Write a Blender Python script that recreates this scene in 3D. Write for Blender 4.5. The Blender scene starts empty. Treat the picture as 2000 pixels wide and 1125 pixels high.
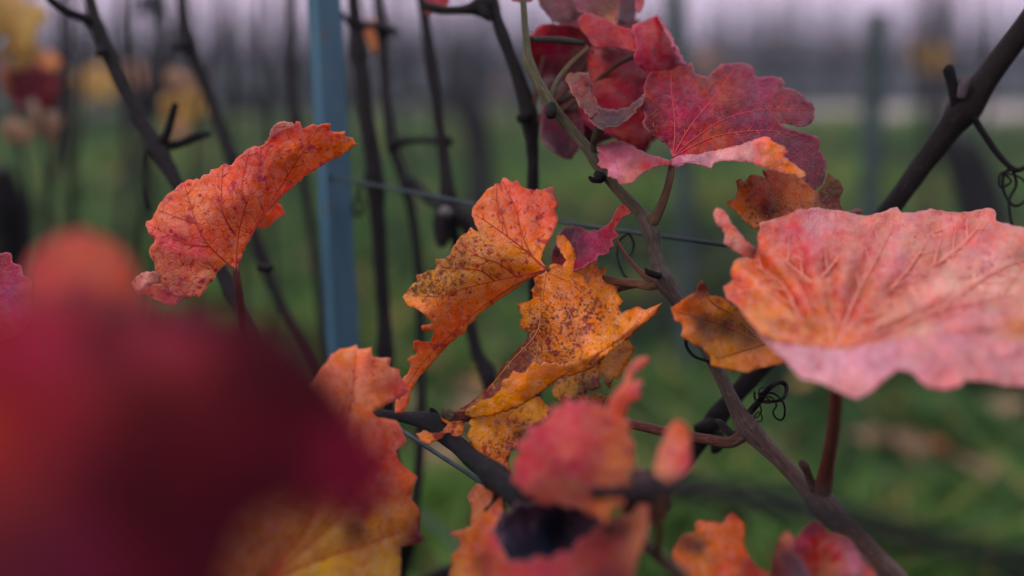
import bpy, math, random
import numpy as np
from mathutils import Vector, noise
from mathutils.geometry import delaunay_2d_cdt

random.seed(7); rng = np.random.default_rng(7)
scene = bpy.context.scene
C = scene.collection
R = math.radians

# ------------------------------------------------------------------ camera
FPX = 2000 * 50 / 36.0            # focal length in photograph pixels (50 mm on 36 mm)
PITCH = R(9.65); CAM = np.array([0.0, 0.0, 1.0])
cd = bpy.data.cameras.new('camera'); cam = bpy.data.objects.new('camera', cd); C.objects.link(cam)
cd.lens = 50; cd.sensor_width = 36; cd.clip_start = 0.01; cd.clip_end = 5000
cam.location = CAM; cam.rotation_euler = (R(90) - PITCH, 0, 0)
cd.dof.use_dof = True; cd.dof.focus_distance = 0.652; cd.dof.aperture_fstop = 3.2; cd.dof.aperture_blades = 0
scene.camera = cam

# ------------------------------------------------------------------ sky, sun, exposure
SUN_EL, SUN_AZ = 38, 232          # azimuth clockwise from +Y: the sun glow is behind the camera, to the left
world = bpy.data.worlds.new('World'); scene.world = world; world.use_nodes = True
wn = world.node_tree; wn.nodes.clear()
w_out = wn.nodes.new('ShaderNodeOutputWorld'); w_bg = wn.nodes.new('ShaderNodeBackground')
sky = wn.nodes.new('ShaderNodeTexSky'); sky.sky_type = 'NISHITA'; sky.sun_disc = False
sky.sun_elevation = R(SUN_EL); sky.sun_rotation = R(SUN_AZ); sky.air_density = 1.5; sky.dust_density = 3.0
w_scale = wn.nodes.new('ShaderNodeVectorMath'); w_scale.operation = 'SCALE'; w_scale.inputs['Scale'].default_value = 0.055
wn.links.new(sky.outputs[0], w_scale.inputs[0])
# an even overcast veil: lilac at the horizon, brighter and more neutral overhead (overcast sky law)
tc = wn.nodes.new('ShaderNodeTexCoord'); sp = wn.nodes.new('ShaderNodeSeparateXYZ')
wn.links.new(tc.outputs['Generated'], sp.inputs[0])
mr = wn.nodes.new('ShaderNodeMapRange'); mr.inputs['From Min'].default_value = 0.0; mr.inputs['From Max'].default_value = 1.0
wn.links.new(sp.outputs['Z'], mr.inputs['Value'])
veil = wn.nodes.new('ShaderNodeMix'); veil.data_type = 'RGBA'
veil.inputs['A'].default_value = (0.68, 0.53, 0.73, 1); veil.inputs['B'].default_value = (1.06, 1.06, 1.16, 1)
wn.links.new(mr.outputs[0], veil.inputs['Factor'])
wmix = wn.nodes.new('ShaderNodeMix'); wmix.data_type = 'RGBA'; wmix.inputs['Factor'].default_value = 0.86
wn.links.new(w_scale.outputs[0], wmix.inputs['A']); wn.links.new(veil.outputs['Result'], wmix.inputs['B'])
wn.links.new(wmix.outputs['Result'], w_bg.inputs['Color']); w_bg.inputs['Strength'].default_value = 1.22
wn.links.new(w_bg.outputs[0], w_out.inputs['Surface'])
sd = bpy.data.lights.new('sun', 'SUN'); sun = bpy.data.objects.new('sun', sd); C.objects.link(sun)
sd.energy = 1.4; sd.angle = R(30); sd.color = (1.0, 0.93, 0.88)
az, el = R(SUN_AZ), R(SUN_EL)
sdir = Vector((math.sin(az) * math.cos(el), math.cos(az) * math.cos(el), math.sin(el)))
sun.rotation_euler = sdir.to_track_quat('Z', 'Y').to_euler()
vs = scene.view_settings
vs.view_transform = 'Standard'; vs.look = 'None'; vs.exposure = 0.12; vs.gamma = 1.0; vs.use_curve_mapping = False
cy = scene.cycles
cy.use_denoising = True
cy.max_bounces = 8; cy.diffuse_bounces = 4; cy.transmission_bounces = 6; cy.transparent_max_bounces = 4
cy.sample_clamp_indirect = 4.0

# ------------------------------------------------------------------ helpers
cp, spn = math.cos(PITCH), math.sin(PITCH)
RIGHT = np.array([1.0, 0, 0]); FWD = np.array([0, cp, -spn]); UP = np.array([0, spn, cp])
def P(px, py, d):
    """photograph pixel + distance along the view axis -> world"""
    return CAM + (px - 1000) / FPX * d * RIGHT + (562.5 - py) / FPX * d * UP + d * FWD
def PN(xy, d):
    xy = np.asarray(xy, float); d = np.asarray(d, float)[:, None]
    return CAM + (xy[:, :1] - 1000) / FPX * d * RIGHT + (562.5 - xy[:, 1:2]) / FPX * d * UP + d * FWD
def G(px, py):
    """where the pixel's ray meets the ground"""
    r = P(px, py, 1.0) - CAM
    return CAM + r * (-CAM[2] / r[2])
def lin(c):
    out = []
    for v in c[:3]:
        v = v / 255.0
        out.append(v / 12.92 if v <= 0.04045 else ((v + 0.055) / 1.055) ** 2.4)
    return out
ABS = {}
def empty(name, loc, label, cat, group=None):
    o = bpy.data.objects.new(name, None); C.objects.link(o); o.location = loc
    o.empty_display_size = 0.1
    o['label'] = label; o['category'] = cat
    if group: o['group'] = group
    ABS[o.name] = np.array(loc, float)
    return o
def mesh_obj(name, verts, faces, mat, parent=None, pivot=None, attrs=None, smooth=True):
    verts = np.asarray(verts, float)
    if pivot is None: pivot = verts[0]
    pivot = np.asarray(pivot, float)
    me = bpy.data.meshes.new(name)
    me.from_pydata((verts - pivot).tolist(), [], [tuple(f) for f in faces])
    if smooth: me.polygons.foreach_set('use_smooth', [True] * len(me.polygons))
    for k, (typ, data) in (attrs or {}).items():
        a = me.attributes.new(k, typ, 'POINT')
        data = np.asarray(data, np.float32)
        a.data.foreach_set({'FLOAT': 'value', 'FLOAT_VECTOR': 'vector', 'FLOAT_COLOR': 'color'}[typ], data.ravel())
    me.update()
    if mat: me.materials.append(mat)
    o = bpy.data.objects.new(name, me); C.objects.link(o)
    if parent is not None:
        o.parent = parent; o.location = pivot - ABS[parent.name]
    else:
        o.location = pivot
    ABS[o.name] = pivot
    return o
def catmull(ctrl, n=8):
    c = np.asarray(ctrl, float)
    if len(c) < 3:
        t = np.linspace(0, 1, n * 2)[:, None]; return c[0] * (1 - t) + c[-1] * t
    c = np.vstack([2 * c[0] - c[1], c, 2 * c[-1] - c[-2]])
    out = []
    for i in range(1, len(c) - 2):
        p0, p1, p2, p3 = c[i - 1:i + 3]
        for t in np.linspace(0, 1, n, endpoint=False):
            out.append(0.5 * ((2 * p1) + (-p0 + p2) * t + (2 * p0 - 5 * p1 + 4 * p2 - p3) * t * t + (-p0 + 3 * p1 - 3 * p2 + p3) * t ** 3))
    out.append(c[-2]); return np.array(out)
def tube_data(pts, rad, segs=8, rough=0.0, seed=0.0):
    pts = np.asarray(pts, float); n = len(pts)
    tan = np.gradient(pts, axis=0); tan /= np.maximum(np.linalg.norm(tan, axis=1), 1e-12)[:, None]
    ref = np.array([0, 0, 1.0]) if abs(tan[0][2]) < 0.9 else np.array([1.0, 0, 0])
    u = np.cross(tan[0], ref); u /= np.linalg.norm(u)
    V, UV = [], []; L = 0.0
    for i in range(n):
        if i: L += np.linalg.norm(pts[i] - pts[i - 1])
        u = u - tan[i] * np.dot(u, tan[i]); u /= max(np.linalg.norm(u), 1e-12)
        w = np.cross(tan[i], u)
        for k in range(segs):
            a = 2 * math.pi * k / segs
            r = rad[i]
            if rough:
                r *= 1 + rough * noise.noise(Vector((math.cos(a) * 1.3 + seed, math.sin(a) * 1.3, L / max(rad[i], 1e-5) * 0.22 + seed)))
            V.append(pts[i] + r * (math.cos(a) * u + math.sin(a) * w))
            UV.append((math.cos(a) + seed, math.sin(a), L * 100))
    F = []
    for i in range(n - 1):
        for k in range(segs):
            k2 = (k + 1) % segs
            F.append((i * segs + k, i * segs + k2, (i + 1) * segs + k2, (i + 1) * segs + k))
    F.append(tuple(range(segs - 1, -1, -1))); F.append(tuple(range((n - 1) * segs, n * segs)))
    return np.array(V), F, np.array(UV)
def grad_cols(cols, n, per):
    cols = np.array([lin(c) for c in cols]); t = np.linspace(0, len(cols) - 1, n)
    i = np.minimum(t.astype(int), len(cols) - 2) if len(cols) > 1 else np.zeros(n, int)
    f = (t - i)[:, None]
    c = cols[i] * (1 - f) + cols[np.minimum(i + 1, len(cols) - 1)] * f
    return np.hstack([np.repeat(c, per, axis=0), np.ones((n * per, 1))])
def tube_world(name, pts, rad, cols, mat, parent, segs=10, rough=0.18, n=8, smooth_path=True):
    c = np.hstack([np.asarray(pts, float), np.asarray(rad, float)[:, None]])
    if smooth_path: c = catmull(c, n)
    V, F, UV = tube_data(c[:, :3], np.abs(c[:, 3]), segs, rough, random.uniform(0, 50))
    return mesh_obj(name, V, F, mat, parent, V[:segs].mean(axis=0),
                    {'leafuv': ('FLOAT_VECTOR', UV), 'pig': ('FLOAT_COLOR', grad_cols(cols, len(c), segs))})
def cane(name, ctrl, cols, mat, parent, tail=None, segs=12, rough=0.22, n=10, nodes=(), ws=1.0):
    """ctrl: (px, py, distance, width in px); tail: extra world points (x, y, z, radius) appended;
    nodes: control indices where a bud swelling sits"""
    pts = [tuple(P(*c[:3])) + (c[3] * ws / 2 / FPX * c[2],) for c in ctrl] + list(tail or [])
    c = catmull(np.array(pts), n)
    for k in nodes:
        ctr = c[min(k * n, len(c) - 1), :3]
        dist = np.linalg.norm(c[:, :3] - ctr, axis=1)
        c[:, 3] *= 1 + 0.26 * np.exp(-(dist / (1.6 * c[min(k * n, len(c) - 1), 3])) ** 2)
    V, F, UV = tube_data(c[:, :3], np.abs(c[:, 3]), segs, rough, random.uniform(0, 50))
    return mesh_obj(name, V, F, mat, parent, V[:segs].mean(axis=0),
                    {'leafuv': ('FLOAT_VECTOR', UV), 'pig': ('FLOAT_COLOR', grad_cols(cols, len(c), segs))})

# ------------------------------------------------------------------ materials
class NT:
    def __init__(s, name):
        s.m = bpy.data.materials.new(name); s.m.use_nodes = True; s.t = s.m.node_tree; s.t.nodes.clear()
        s.out = s.n('ShaderNodeOutputMaterial')
    def n(s, typ, **kw):
        nd = s.t.nodes.new(typ)
        for k, v in kw.items(): setattr(nd, k, v)
        return nd
    def put(s, sock, v):
        if isinstance(v, bpy.types.NodeSocket): s.t.links.new(v, sock)
        else: sock.default_value = v
    def attr(s, name, out): a = s.n('ShaderNodeAttribute', attribute_name=name); return a.outputs[out]
    def noise(s, vec, scale, detail=3, rough=0.55, out='Fac'):
        a = s.n('ShaderNodeTexNoise'); s.put(a.inputs['Vector'], vec); a.inputs['Scale'].default_value = scale
        a.inputs['Detail'].default_value = detail; a.inputs['Roughness'].default_value = rough; return a.outputs[out]
    def voro(s, vec, scale, feature='F1'):
        a = s.n('ShaderNodeTexVoronoi', feature=feature); s.put(a.inputs['Vector'], vec); a.inputs['Scale'].default_value = scale
        return a.outputs['Distance']
    def step(s, v, a, b, lo=0.0, hi=1.0):
        m = s.n('ShaderNodeMapRange', interpolation_type='SMOOTHSTEP'); s.put(m.inputs['Value'], v)
        m.inputs['From Min'].default_value = a; m.inputs['From Max'].default_value = b
        m.inputs['To Min'].default_value = lo; m.inputs['To Max'].default_value = hi; return m.outputs[0]
    def math(s, op, a, b=0.0):
        m = s.n('ShaderNodeMath', operation=op); s.put(m.inputs[0], a); s.put(m.inputs[1], b); return m.outputs[0]
    def mix(s, f, a, b, blend='MIX'):
        m = s.n('ShaderNodeMix', data_type='RGBA', blend_type=blend); s.put(m.inputs['Factor'], f)
        s.put(m.inputs['A'], a); s.put(m.inputs['B'], b); return m.outputs['Result']
    def vscale(s, v, k):
        m = s.n('ShaderNodeVectorMath', operation='MULTIPLY'); s.put(m.inputs[0], v); m.inputs[1].default_value = k; return m.outputs[0]
def rgba(c): return tuple(lin(c)) + (1.0,)

def leaf_material(name, spot=(170, 30, 75), fleck=(84, 44, 22), vein=(125, 30, 25), margin=(236, 170, 160),
                  spots=0.5, ret=0.45, rough=0.45, coat=0.0, trans=0.45, bump=0.5, margin_f=0.35, mottle=0.5, wax=0.0, spec=0.35, coat_r=0.18, dense=0.0, dead_spots=False):
    s = NT(name)
    uv = s.attr('leafuv', 'Vector'); pig = s.n('ShaderNodeAttribute', attribute_name='pig')
    col, amt = pig.outputs['Color'], pig.outputs['Alpha']
    edge = s.attr('edge', 'Fac')
    # pigment mottling: uneven breakdown of the green
    n1 = s.noise(uv, 2.3, 5, 0.62)
    hs = s.n('ShaderNodeHueSaturation'); s.put(hs.inputs['Color'], col)
    s.put(hs.inputs['Hue'], s.step(s.noise(uv, 1.1, 4), 0.3, 0.7, 0.5 - 0.022 * mottle, 0.5 + 0.022 * mottle))
    s.put(hs.inputs['Value'], s.step(n1, 0.25, 0.75, 1 - 0.38 * mottle, 1 + 0.30 * mottle))
    s.put(hs.inputs['Saturation'], s.step(s.noise(uv, 6.0, 3), 0.3, 0.7, 1.08, 0.9))
    c = hs.outputs['Color']
    # fine net of minor veins
    warp = s.n('ShaderNodeVectorMath', operation='ADD')
    nv = s.noise(uv, 3.0, 2, 0.5, 'Color'); s.put(warp.inputs[0], uv); s.put(warp.inputs[1], s.vscale(nv, (0.16, 0.16, 0)))
    net = s.voro(warp.outputs[0], 6.4, 'DISTANCE_TO_EDGE'); net2 = s.voro(warp.outputs[0], 17.0, 'DISTANCE_TO_EDGE')
    line = s.step(net, 0.0, 0.055, 1.0, 0.0); line2 = s.step(net2, 0.0, 0.10, 1.0, 0.0)
    c = s.mix(s.math('MULTIPLY', line, ret), c, rgba(vein)); c = s.mix(s.math('MULTIPLY', line2, ret * 0.35), c, rgba(vein))
    # coloured blotches
    if dead_spots: spots = s.math('MINIMUM', s.math('MULTIPLY', s.math('ADD', amt, 0.16), 1.5 * spots), 0.95)
    big = s.step(s.noise(uv, 1.4, 2), 0.36 - dense, 0.56 - dense)
    b1 = s.step(s.noise(uv, 5.0, 4, 0.62), 0.555 - dense * .3, 0.635 - dense * .3)
    c = s.mix(s.math('MULTIPLY', s.math('MULTIPLY', b1, big), spots), c, rgba(spot))
    dots = s.step(s.voro(warp.outputs[0], 5.4), 0.11, 0.26, 1.0, 0.0)
    keep = s.step(s.noise(uv, 2.0, 1), 0.46 - dense, 0.54 - dense)
    c = s.mix(s.math('MULTIPLY', s.math('MULTIPLY', dots, keep), s.math('MINIMUM', s.math('MULTIPLY', spots, 1.2), 1.0)), c, rgba(spot))
    # dead flecks, dense where the pigment alpha says the tissue is dying
    f1 = s.step(s.math('ADD', s.noise(uv, 13.0, 4, 0.7), s.math('MULTIPLY', amt, 0.20)), 0.60, 0.72)
    f2 = s.step(s.voro(warp.outputs[0], 7.0), 0.05, 0.17, 1.0, 0.0)
    f2 = s.math('MULTIPLY', f2, s.step(s.noise(uv, 3.1, 1), 0.50, 0.58))
    fl = s.math('MAXIMUM', s.math('MULTIPLY', f1, s.math('MINIMUM', s.math('MULTIPLY', amt, 2.2), 1.0)), s.math('MULTIPLY', f2, 0.6))
    c = s.mix(s.math('MULTIPLY', fl, 0.8), c, rgba(fleck))
    # dry margin
    em = s.step(s.math('ADD', edge, s.math('MULTIPLY', s.noise(uv, 7.0, 2), 7.0)), 2.0, 8.5, 1.0, 0.0)
    c = s.mix(s.math('MULTIPLY', em, margin_f), c, rgba(margin))
    hgt = s.math('ADD', s.math('MULTIPLY', s.step(net, 0.0, 0.16), 0.35), s.math('MULTIPLY', s.step(net2, 0.0, 0.25), 0.35))
    hgt = s.math('ADD', hgt, s.math('MULTIPLY', s.noise(uv, 9.0, 3), 0.8))
    bp = s.n('ShaderNodeBump'); bp.inputs['Strength'].default_value = bump; bp.inputs['Distance'].default_value = 0.0006
    s.put(bp.inputs['Height'], hgt)
    pb = s.n('ShaderNodeBsdfPrincipled'); s.put(pb.inputs['Base Color'], c)
    s.put(pb.inputs['Roughness'], s.step(s.noise(uv, 4.0, 3), 0.3, 0.7, rough * 0.8, min(1, rough * 1.25)))
    pb.inputs['Specular IOR Level'].default_value = spec
    pb.inputs['Coat Weight'].default_value = coat; pb.inputs['Coat Roughness'].default_value = coat_r
    if wax:
        pb.inputs['Sheen Weight'].default_value = wax; pb.inputs['Sheen Roughness'].default_value = 0.35
    s.put(pb.inputs['Normal'], bp.outputs[0])
    tr = s.n('ShaderNodeBsdfTranslucent'); g = s.n('ShaderNodeGamma'); s.put(g.inputs['Color'], c); g.inputs['Gamma'].default_value = 0.62
    s.put(tr.inputs['Color'], g.outputs[0]); s.put(tr.inputs['Normal'], bp.outputs[0])
    mx = s.n('ShaderNodeMixShader'); mx.inputs[0].default_value = trans
    s.put(mx.inputs[1], pb.outputs[0]); s.put(mx.inputs[2], tr.outputs[0]); s.put(s.out.inputs['Surface'], mx.outputs[0])
    return s.m
def bark_material(name, rough=0.65, streak=0.6, bump=0.6, light=.06, spec=.12, dark=.27, cool=(.82, 1.0, 1.12)):
    s = NT(name); uv = s.attr('leafuv', 'Vector'); pig = s.attr('pig', 'Color')
    st = s.noise(s.vscale(uv, (3.0, 3.0, 0.55)), 2.2, 5, 0.65); sp_ = s.noise(s.vscale(uv, (1.5, 1.5, 1.8)), 1.6, 4)
    pig = s.mix(1.0, pig, (dark * cool[0], dark * cool[1], dark * cool[2], 1), 'MULTIPLY')
    c = s.mix(s.step(st, 0.35, 0.68, 0.0, streak), pig, (0.012, 0.009, 0.010, 1))
    c = s.mix(s.step(sp_, 0.52, 0.75, 0.0, light), c, rgba((150, 120, 115)), 'MIX')
    c = s.mix(s.step(s.noise(uv, 9.0, 1), 0.66, 0.72, 0.0, 0.6), c, (0.02, 0.015, 0.014, 1))
    bp = s.n('ShaderNodeBump'); bp.inputs['Strength'].default_value = bump; bp.inputs['Distance'].default_value = 0.002; s.put(bp.inputs['Height'], s.math('ADD', st, s.math('MULTIPLY', sp_, .6)))
    pb = s.n('ShaderNodeBsdfPrincipled'); s.put(pb.inputs['Base Color'], c); pb.inputs['Roughness'].default_value = rough
    pb.inputs['Specular IOR Level'].default_value = spec; s.put(pb.inputs['Normal'], bp.outputs[0]); s.put(s.out.inputs['Surface'], pb.outputs[0]); return s.m
def plain_material(name, col, rough=0.6, var=0.3, scale=8.0, metal=0.0, coord='Object', spec=0.4):
    s = NT(name); t = s.n('ShaderNodeTexCoord'); v = t.outputs[coord]
    n = s.noise(v, scale, 4); hs = s.n('ShaderNodeHueSaturation'); hs.inputs['Color'].default_value = rgba(col)
    s.put(hs.inputs['Value'], s.step(n, 0.3, 0.7, 1 - var, 1 + var))
    pb = s.n('ShaderNodeBsdfPrincipled'); s.put(pb.inputs['Base Color'], hs.outputs[0]); pb.inputs['Metallic'].default_value = metal
    pb.inputs['Specular IOR Level'].default_value = spec
    s.put(pb.inputs['Roughness'], s.step(s.noise(v, scale * 2.3, 3), 0.3, 0.7, rough * 0.85, min(1, rough * 1.15)))
    s.put(s.out.inputs['Surface'], pb.outputs[0]); return s.m

BARK = bark_material('cane_bark'); BARK_SMOOTH = bark_material('green_wood', 0.5, 0.75, 1.0, .34, .3, .72, (1, 1, .95))
VEIN = plain_material('leaf_vein', (168, 46, 32), 0.5, 0.2, 60); VEIN_PALE = plain_material('pale_leaf_vein', (196, 120, 62), 0.5, 0.2, 60)
VEIN_DARK = plain_material('dark_leaf_vein', (120, 62, 34), 0.5, 0.25, 60)
M_CORAL = leaf_material('coral_leaf_underside', spot=(176, 34, 78), vein=(170, 52, 34), spots=0.85, dense=.02, ret=0.6, rough=0.5, trans=0.5, margin_f=0.25, mottle=0.45)
M_ORANGE = leaf_material('orange_leaf_underside', spot=(172, 34, 62), vein=(160, 82, 40), spots=0.75, ret=0.26, rough=0.55, trans=0.48, margin=(190, 90, 50), margin_f=0.2, mottle=0.45)
M_SPECK = leaf_material('speckled_orange_leaf', spot=(128, 34, 40), fleck=(74, 26, 20), vein=(150, 76, 26), spots=0.9, dense=.08, dead_spots=True, ret=0.18, rough=0.42, trans=0.40, margin=(120, 40, 20), margin_f=0.3, mottle=0.5)
M_PURPLE = leaf_material('purple_red_leaf', spot=(84, 22, 52), fleck=(40, 10, 26), vein=(190, 62, 60), spots=0.6, ret=0.25, rough=0.42, coat=0.05, spec=.18, trans=0.30, margin=(190, 110, 125), margin_f=0.5, mottle=1.25, bump=0.9, dense=.06, dead_spots=True)
M_RED = leaf_material('crimson_leaf', spot=(110, 16, 50), fleck=(50, 8, 20), vein=(150, 20, 40), spots=0.5, ret=0.2, rough=0.4, coat=0.15, trans=0.5, margin=(210, 120, 140), margin_f=0.35, mottle=0.6)
M_PINK = leaf_material('waxy_pink_leaf', spot=(178, 48, 62), fleck=(110, 50, 50), vein=(196, 96, 80), spots=0.6, dense=.0, ret=0.2, rough=0.42, coat=.5, coat_r=.26, spec=.28, trans=0.22, margin=(222, 150, 150), margin_f=0.35, mottle=0.7, bump=0.9)
M_FORE = leaf_material('maroon_leaf_near_lens', spot=(90, 10, 20), spots=.2, ret=.1, rough=.7, spec=.08, trans=.4, margin_f=0)
M_PLAINLEAF = leaf_material('distant_vine_leaf', spots=.25, ret=.1, trans=.4, margin_f=0)
M_YELLOW = leaf_material('peach_yellow_leaf', spot=(170, 44, 70), fleck=(80, 50, 30), vein=(170, 90, 40), spots=.4, ret=.15, rough=.5, trans=.45, margin_f=.15, mottle=.4)
M_DRY = leaf_material('withered_leaf', spot=(60, 26, 20), fleck=(30, 14, 14), vein=(60, 30, 20), spots=0.6, ret=0.3, rough=0.5, spec=.12, coat=0.16, coat_r=.06, trans=0.15, margin_f=0.15, mottle=0.8, bump=1.0)

# ------------------------------------------------------------------ leaves
class Z:
    """a tracing frame: origin and scale in photograph pixels"""
    def __init__(s, ox, oy, k): s.ox, s.oy, s.k = ox, oy, k
    def __call__(s, pts): return [(s.ox + p[0] / s.k, s.oy + p[1] / s.k) + tuple(p[2:]) for p in pts]
T0 = Z(0, 0, 1)
def rbf(ctrl):
    c = np.array([p[:3] for p in ctrl], float); x = c[:, :2] / 100; n = len(c)
    if n == 1: return lambda q: np.full(len(q), c[0, 2])
    def k(r): return np.where(r > 1e-9, r * r * np.log(np.maximum(r, 1e-9)), 0)
    A = np.zeros((n + 3, n + 3)); A[:n, :n] = k(np.linalg.norm(x[:, None] - x[None], axis=2)) + np.eye(n) * 1e-3
    A[:n, n] = 1; A[:n, n + 1:] = x; A[n, :n] = 1; A[n + 1:, :n] = x.T
    w = np.linalg.lstsq(A, np.concatenate([c[:, 2], [0, 0, 0]]), rcond=None)[0]
    return lambda q: (k(np.linalg.norm((np.asarray(q) / 100)[:, None] - x[None], axis=2)) @ w[:n] + w[n] + (np.asarray(q) / 100) @ w[n + 1:])
def seg_dist(q, a, b):
    q = np.asarray(q); a = np.asarray(a); b = np.asarray(b); out = np.full(len(q), 1e9)
    for i in range(len(a)):
        ab = b[i] - a[i]; t = np.clip(((q - a[i]) @ ab) / max(ab @ ab, 1e-9), 0, 1)
        out = np.minimum(out, np.linalg.norm(q - (a[i] + t[:, None] * ab), axis=1))
    return out
def inside(q, poly):
    q = np.asarray(q); r = np.zeros(len(q), bool); n = len(poly)
    for i in range(n):
        x0, y0 = poly[i]; x1, y1 = poly[(i + 1) % n]
        if y0 == y1: continue
        c = ((y0 > q[:, 1]) != (y1 > q[:, 1])) & (q[:, 0] < (x1 - x0) * (q[:, 1] - y0) / (y1 - y0) + x0); r ^= c
    return r
def ragged(poly, step, jit):
    out = []
    n = len(poly)
    for i in range(n):
        a = np.array(poly[i]); b = np.array(poly[(i + 1) % n]); L = np.linalg.norm(b - a); m = max(1, int(round(L / step)))
        nv = np.array([-(b - a)[1], (b - a)[0]]) / max(L, 1e-6)
        for j in range(m):
            t = j / m; p = a + (b - a) * t
            if j: p = p + nv * random.gauss(0, jit) * min(1, L / 18)
            out.append((p[0], p[1]))
    return out
def relief(q, amp, seed):
    return np.array([amp * (noise.noise(Vector((x / 46 + seed, y / 46, seed))) * 0.65 + noise.noise(Vector((x / 17 + seed, y / 17, 3.1))) * 0.25) for x, y in q])

GAIN = {}
def edge_curl(q, ed, seed): return np.array([noise.noise(Vector((x / 21, y / 21, seed))) for x, y in q]) * 0.0022 * np.exp(-ed / 12)
def leaf(parent, label, mat, patches, veins=None, vein_mat=None, petiole=None, petiole_cols=((150, 70, 60), (120, 80, 55)), step=6.0, jit=1.0,
         pucker=0.0012, thick=0.0004, vein_w=3.0, bulge=13.0, bulge_h=1.1, secondaries=True, tip=None, name='leaf'):
    """patches: dicts with z (frame), out (outline), dep ((x, y, metres)...), col ((x, y, rgb[, dead 0-1])...).
    veins: (frame, patch index, list of polylines)"""
    AV, AF, AU, AP, AE = [], [], [], [], []
    seed = random.uniform(0, 100); off = 0; dfs = []; polys = []
    vsegs = None
    if veins:
        vz, vi, vl = veins
        vpx = [catmull(np.array(vz(v))[:, :2], 8) for v in vl]
        vsegs = (np.vstack([v[:-1] for v in vpx]), np.vstack([v[1:] for v in vpx]))
    for pi, p in enumerate(patches):
        z = p.get('z', T0); poly = [q[:2] for q in z(p['out'])]; fd = rbf(z(p['dep'])); dfs.append(fd); polys.append(poly)
        st = p.get('step', step); ring = ragged(poly, st, p.get('jit', jit))
        arr = np.array(ring); lo, hi = arr.min(0), arr.max(0)
        gx, gy = np.meshgrid(np.arange(lo[0], hi[0], st), np.arange(lo[1], hi[1], st * 0.87)); gx[1::2] += st / 2
        g = np.stack([gx.ravel(), gy.ravel()], 1) + rng.normal(0, st * 0.12, (gx.size, 2))
        g = g[inside(g, ring)]
        if len(g): g = g[seg_dist(g, arr, np.roll(arr, -1, 0)) > st * 0.55]
        vin = [Vector(q) for q in ring] + [Vector(q) for q in g]
        res = delaunay_2d_cdt(vin, [], [list(range(len(ring)))], 1, 1e-4)
        q = np.array([(v.x, v.y) for v in res[0]]); tri = [tuple(f) for f in res[2]]
        d = fd(q)
        ed = seg_dist(q, arr, np.roll(arr, -1, 0))
        hgt = relief(q, pucker * p.get('pk', 1.0), seed)
        if vsegs is not None and pi == vi:
            dv = seg_dist(q, *vsegs); hgt = hgt + pucker * bulge_h * (1 - np.exp(-(dv / bulge) ** 2))
        hgt = hgt + edge_curl(q, ed, seed)
        if 'ripple' in p:
            jx, jy = z([p['ripple'][:2]])[0]; th = np.arctan2(q[:, 1] - jy, q[:, 0] - jx); rr = np.hypot(q[:, 0] - jx, q[:, 1] - jy)
            hgt = hgt + p['ripple'][2] * np.sin(p['ripple'][3] * th + 1.2 * np.sin(3 * th)) * np.clip(rr / 160, 0, 1)
        W = PN(q, d - hgt)
        AV.append(W); AF += [(a + off, b + off, c + off) for a, b, c in tri]; off += len(q)
        AU.append(np.hstack([q / 100 + seed, np.full((len(q), 1), seed)])); AE.append(ed)
        cc = z(p['col']); cx = np.array([c[:2] for c in cc]); cv = np.array([lin(c[2]) + [c[3] if len(c) > 3 else 0.0] for c in cc])
        wgt = 1 / (np.linalg.norm(q[:, None] - cx[None], axis=2) ** 2.6 + 60); wgt /= wgt.sum(1, keepdims=True)
        gn = p.get('gain') or GAIN.get(mat.name, (1, 1, 1)); AP.append((wgt @ cv) * np.array([*gn, 1.0]) + np.array([0, 0, 0, p.get('dead', 0)]))
    V = np.vstack(AV)
    piv = P(*petiole[0][:3]) if petiole else V.mean(0)
    o = mesh_obj(name, V, AF, mat, parent, piv, {'leafuv': ('FLOAT_VECTOR', np.vstack(AU)), 'pig': ('FLOAT_COLOR', np.vstack(AP)), 'edge': ('FLOAT', np.concatenate(AE))})
    if label: o['label'] = label
    md = o.modifiers.new('thickness', 'SOLIDIFY'); md.thickness = thick; md.offset = 0
    if veins:
        VV, VF, vo = [], [], 0
        poly = polys[vi]; fd = dfs[vi]
        lines = [(v, vein_w, 0.9) for v in vpx]
        if secondaries:
            for v in vpx:
                L = np.cumsum(np.r_[0, np.linalg.norm(np.diff(v, axis=0), axis=1)]); side = random.choice((-1, 1)); s = L[-1] * 0.22
                while s < L[-1] * 0.93:
                    i = min(np.searchsorted(L, s), len(v) - 2); t = v[i + 1] - v[i]; t = t / max(np.linalg.norm(t), 1e-6)
                    a = side * R(random.uniform(42, 62)); dirv = np.array([t[0] * math.cos(a) - t[1] * math.sin(a), t[0] * math.sin(a) + t[1] * math.cos(a)])
                    pts = [v[i].copy()]; maxl = random.uniform(50, 95)
                    while len(pts) < maxl / 6:
                        dirv = dirv * 0.97 + t * 0.045; dirv /= np.linalg.norm(dirv)
                        nx = pts[-1] + dirv * 6 + rng.normal(0, 0.5, 2)
                        if not inside([nx], poly)[0]: break
                        dd = seg_dist(np.array([nx]), *vsegs)[0]
                        if len(pts) > 4 and dd < 6: break
                        pts.append(nx)
                    if len(pts) > 3: lines.append((np.array(pts), vein_w * 0.58, 0.5))
                    side = -side; s += random.uniform(16, 30)
        for v, w, e in lines:
            ok = inside(v, poly); ok[0] = True
            v = v[:np.argmin(ok)] if not ok.all() else v
            if len(v) < 3: continue
            d = fd(v) - relief(v, pucker * patches[vi].get('pk', 1.0), seed) - edge_curl(v, seg_dist(v, np.array(poly), np.roll(np.array(poly), -1, 0)), seed) - 0.0006
            rr = np.linspace(w, e, len(v)) / 2 / FPX * d
            tv, tf, _ = tube_data(PN(v, d), rr, 5)
            VV.append(tv); VF += [tuple(i + vo for i in f) for f in tf]; vo += len(tv)
        if VV: mesh_obj('vein_network', np.vstack(VV), VF, vein_mat or VEIN, o)
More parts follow.
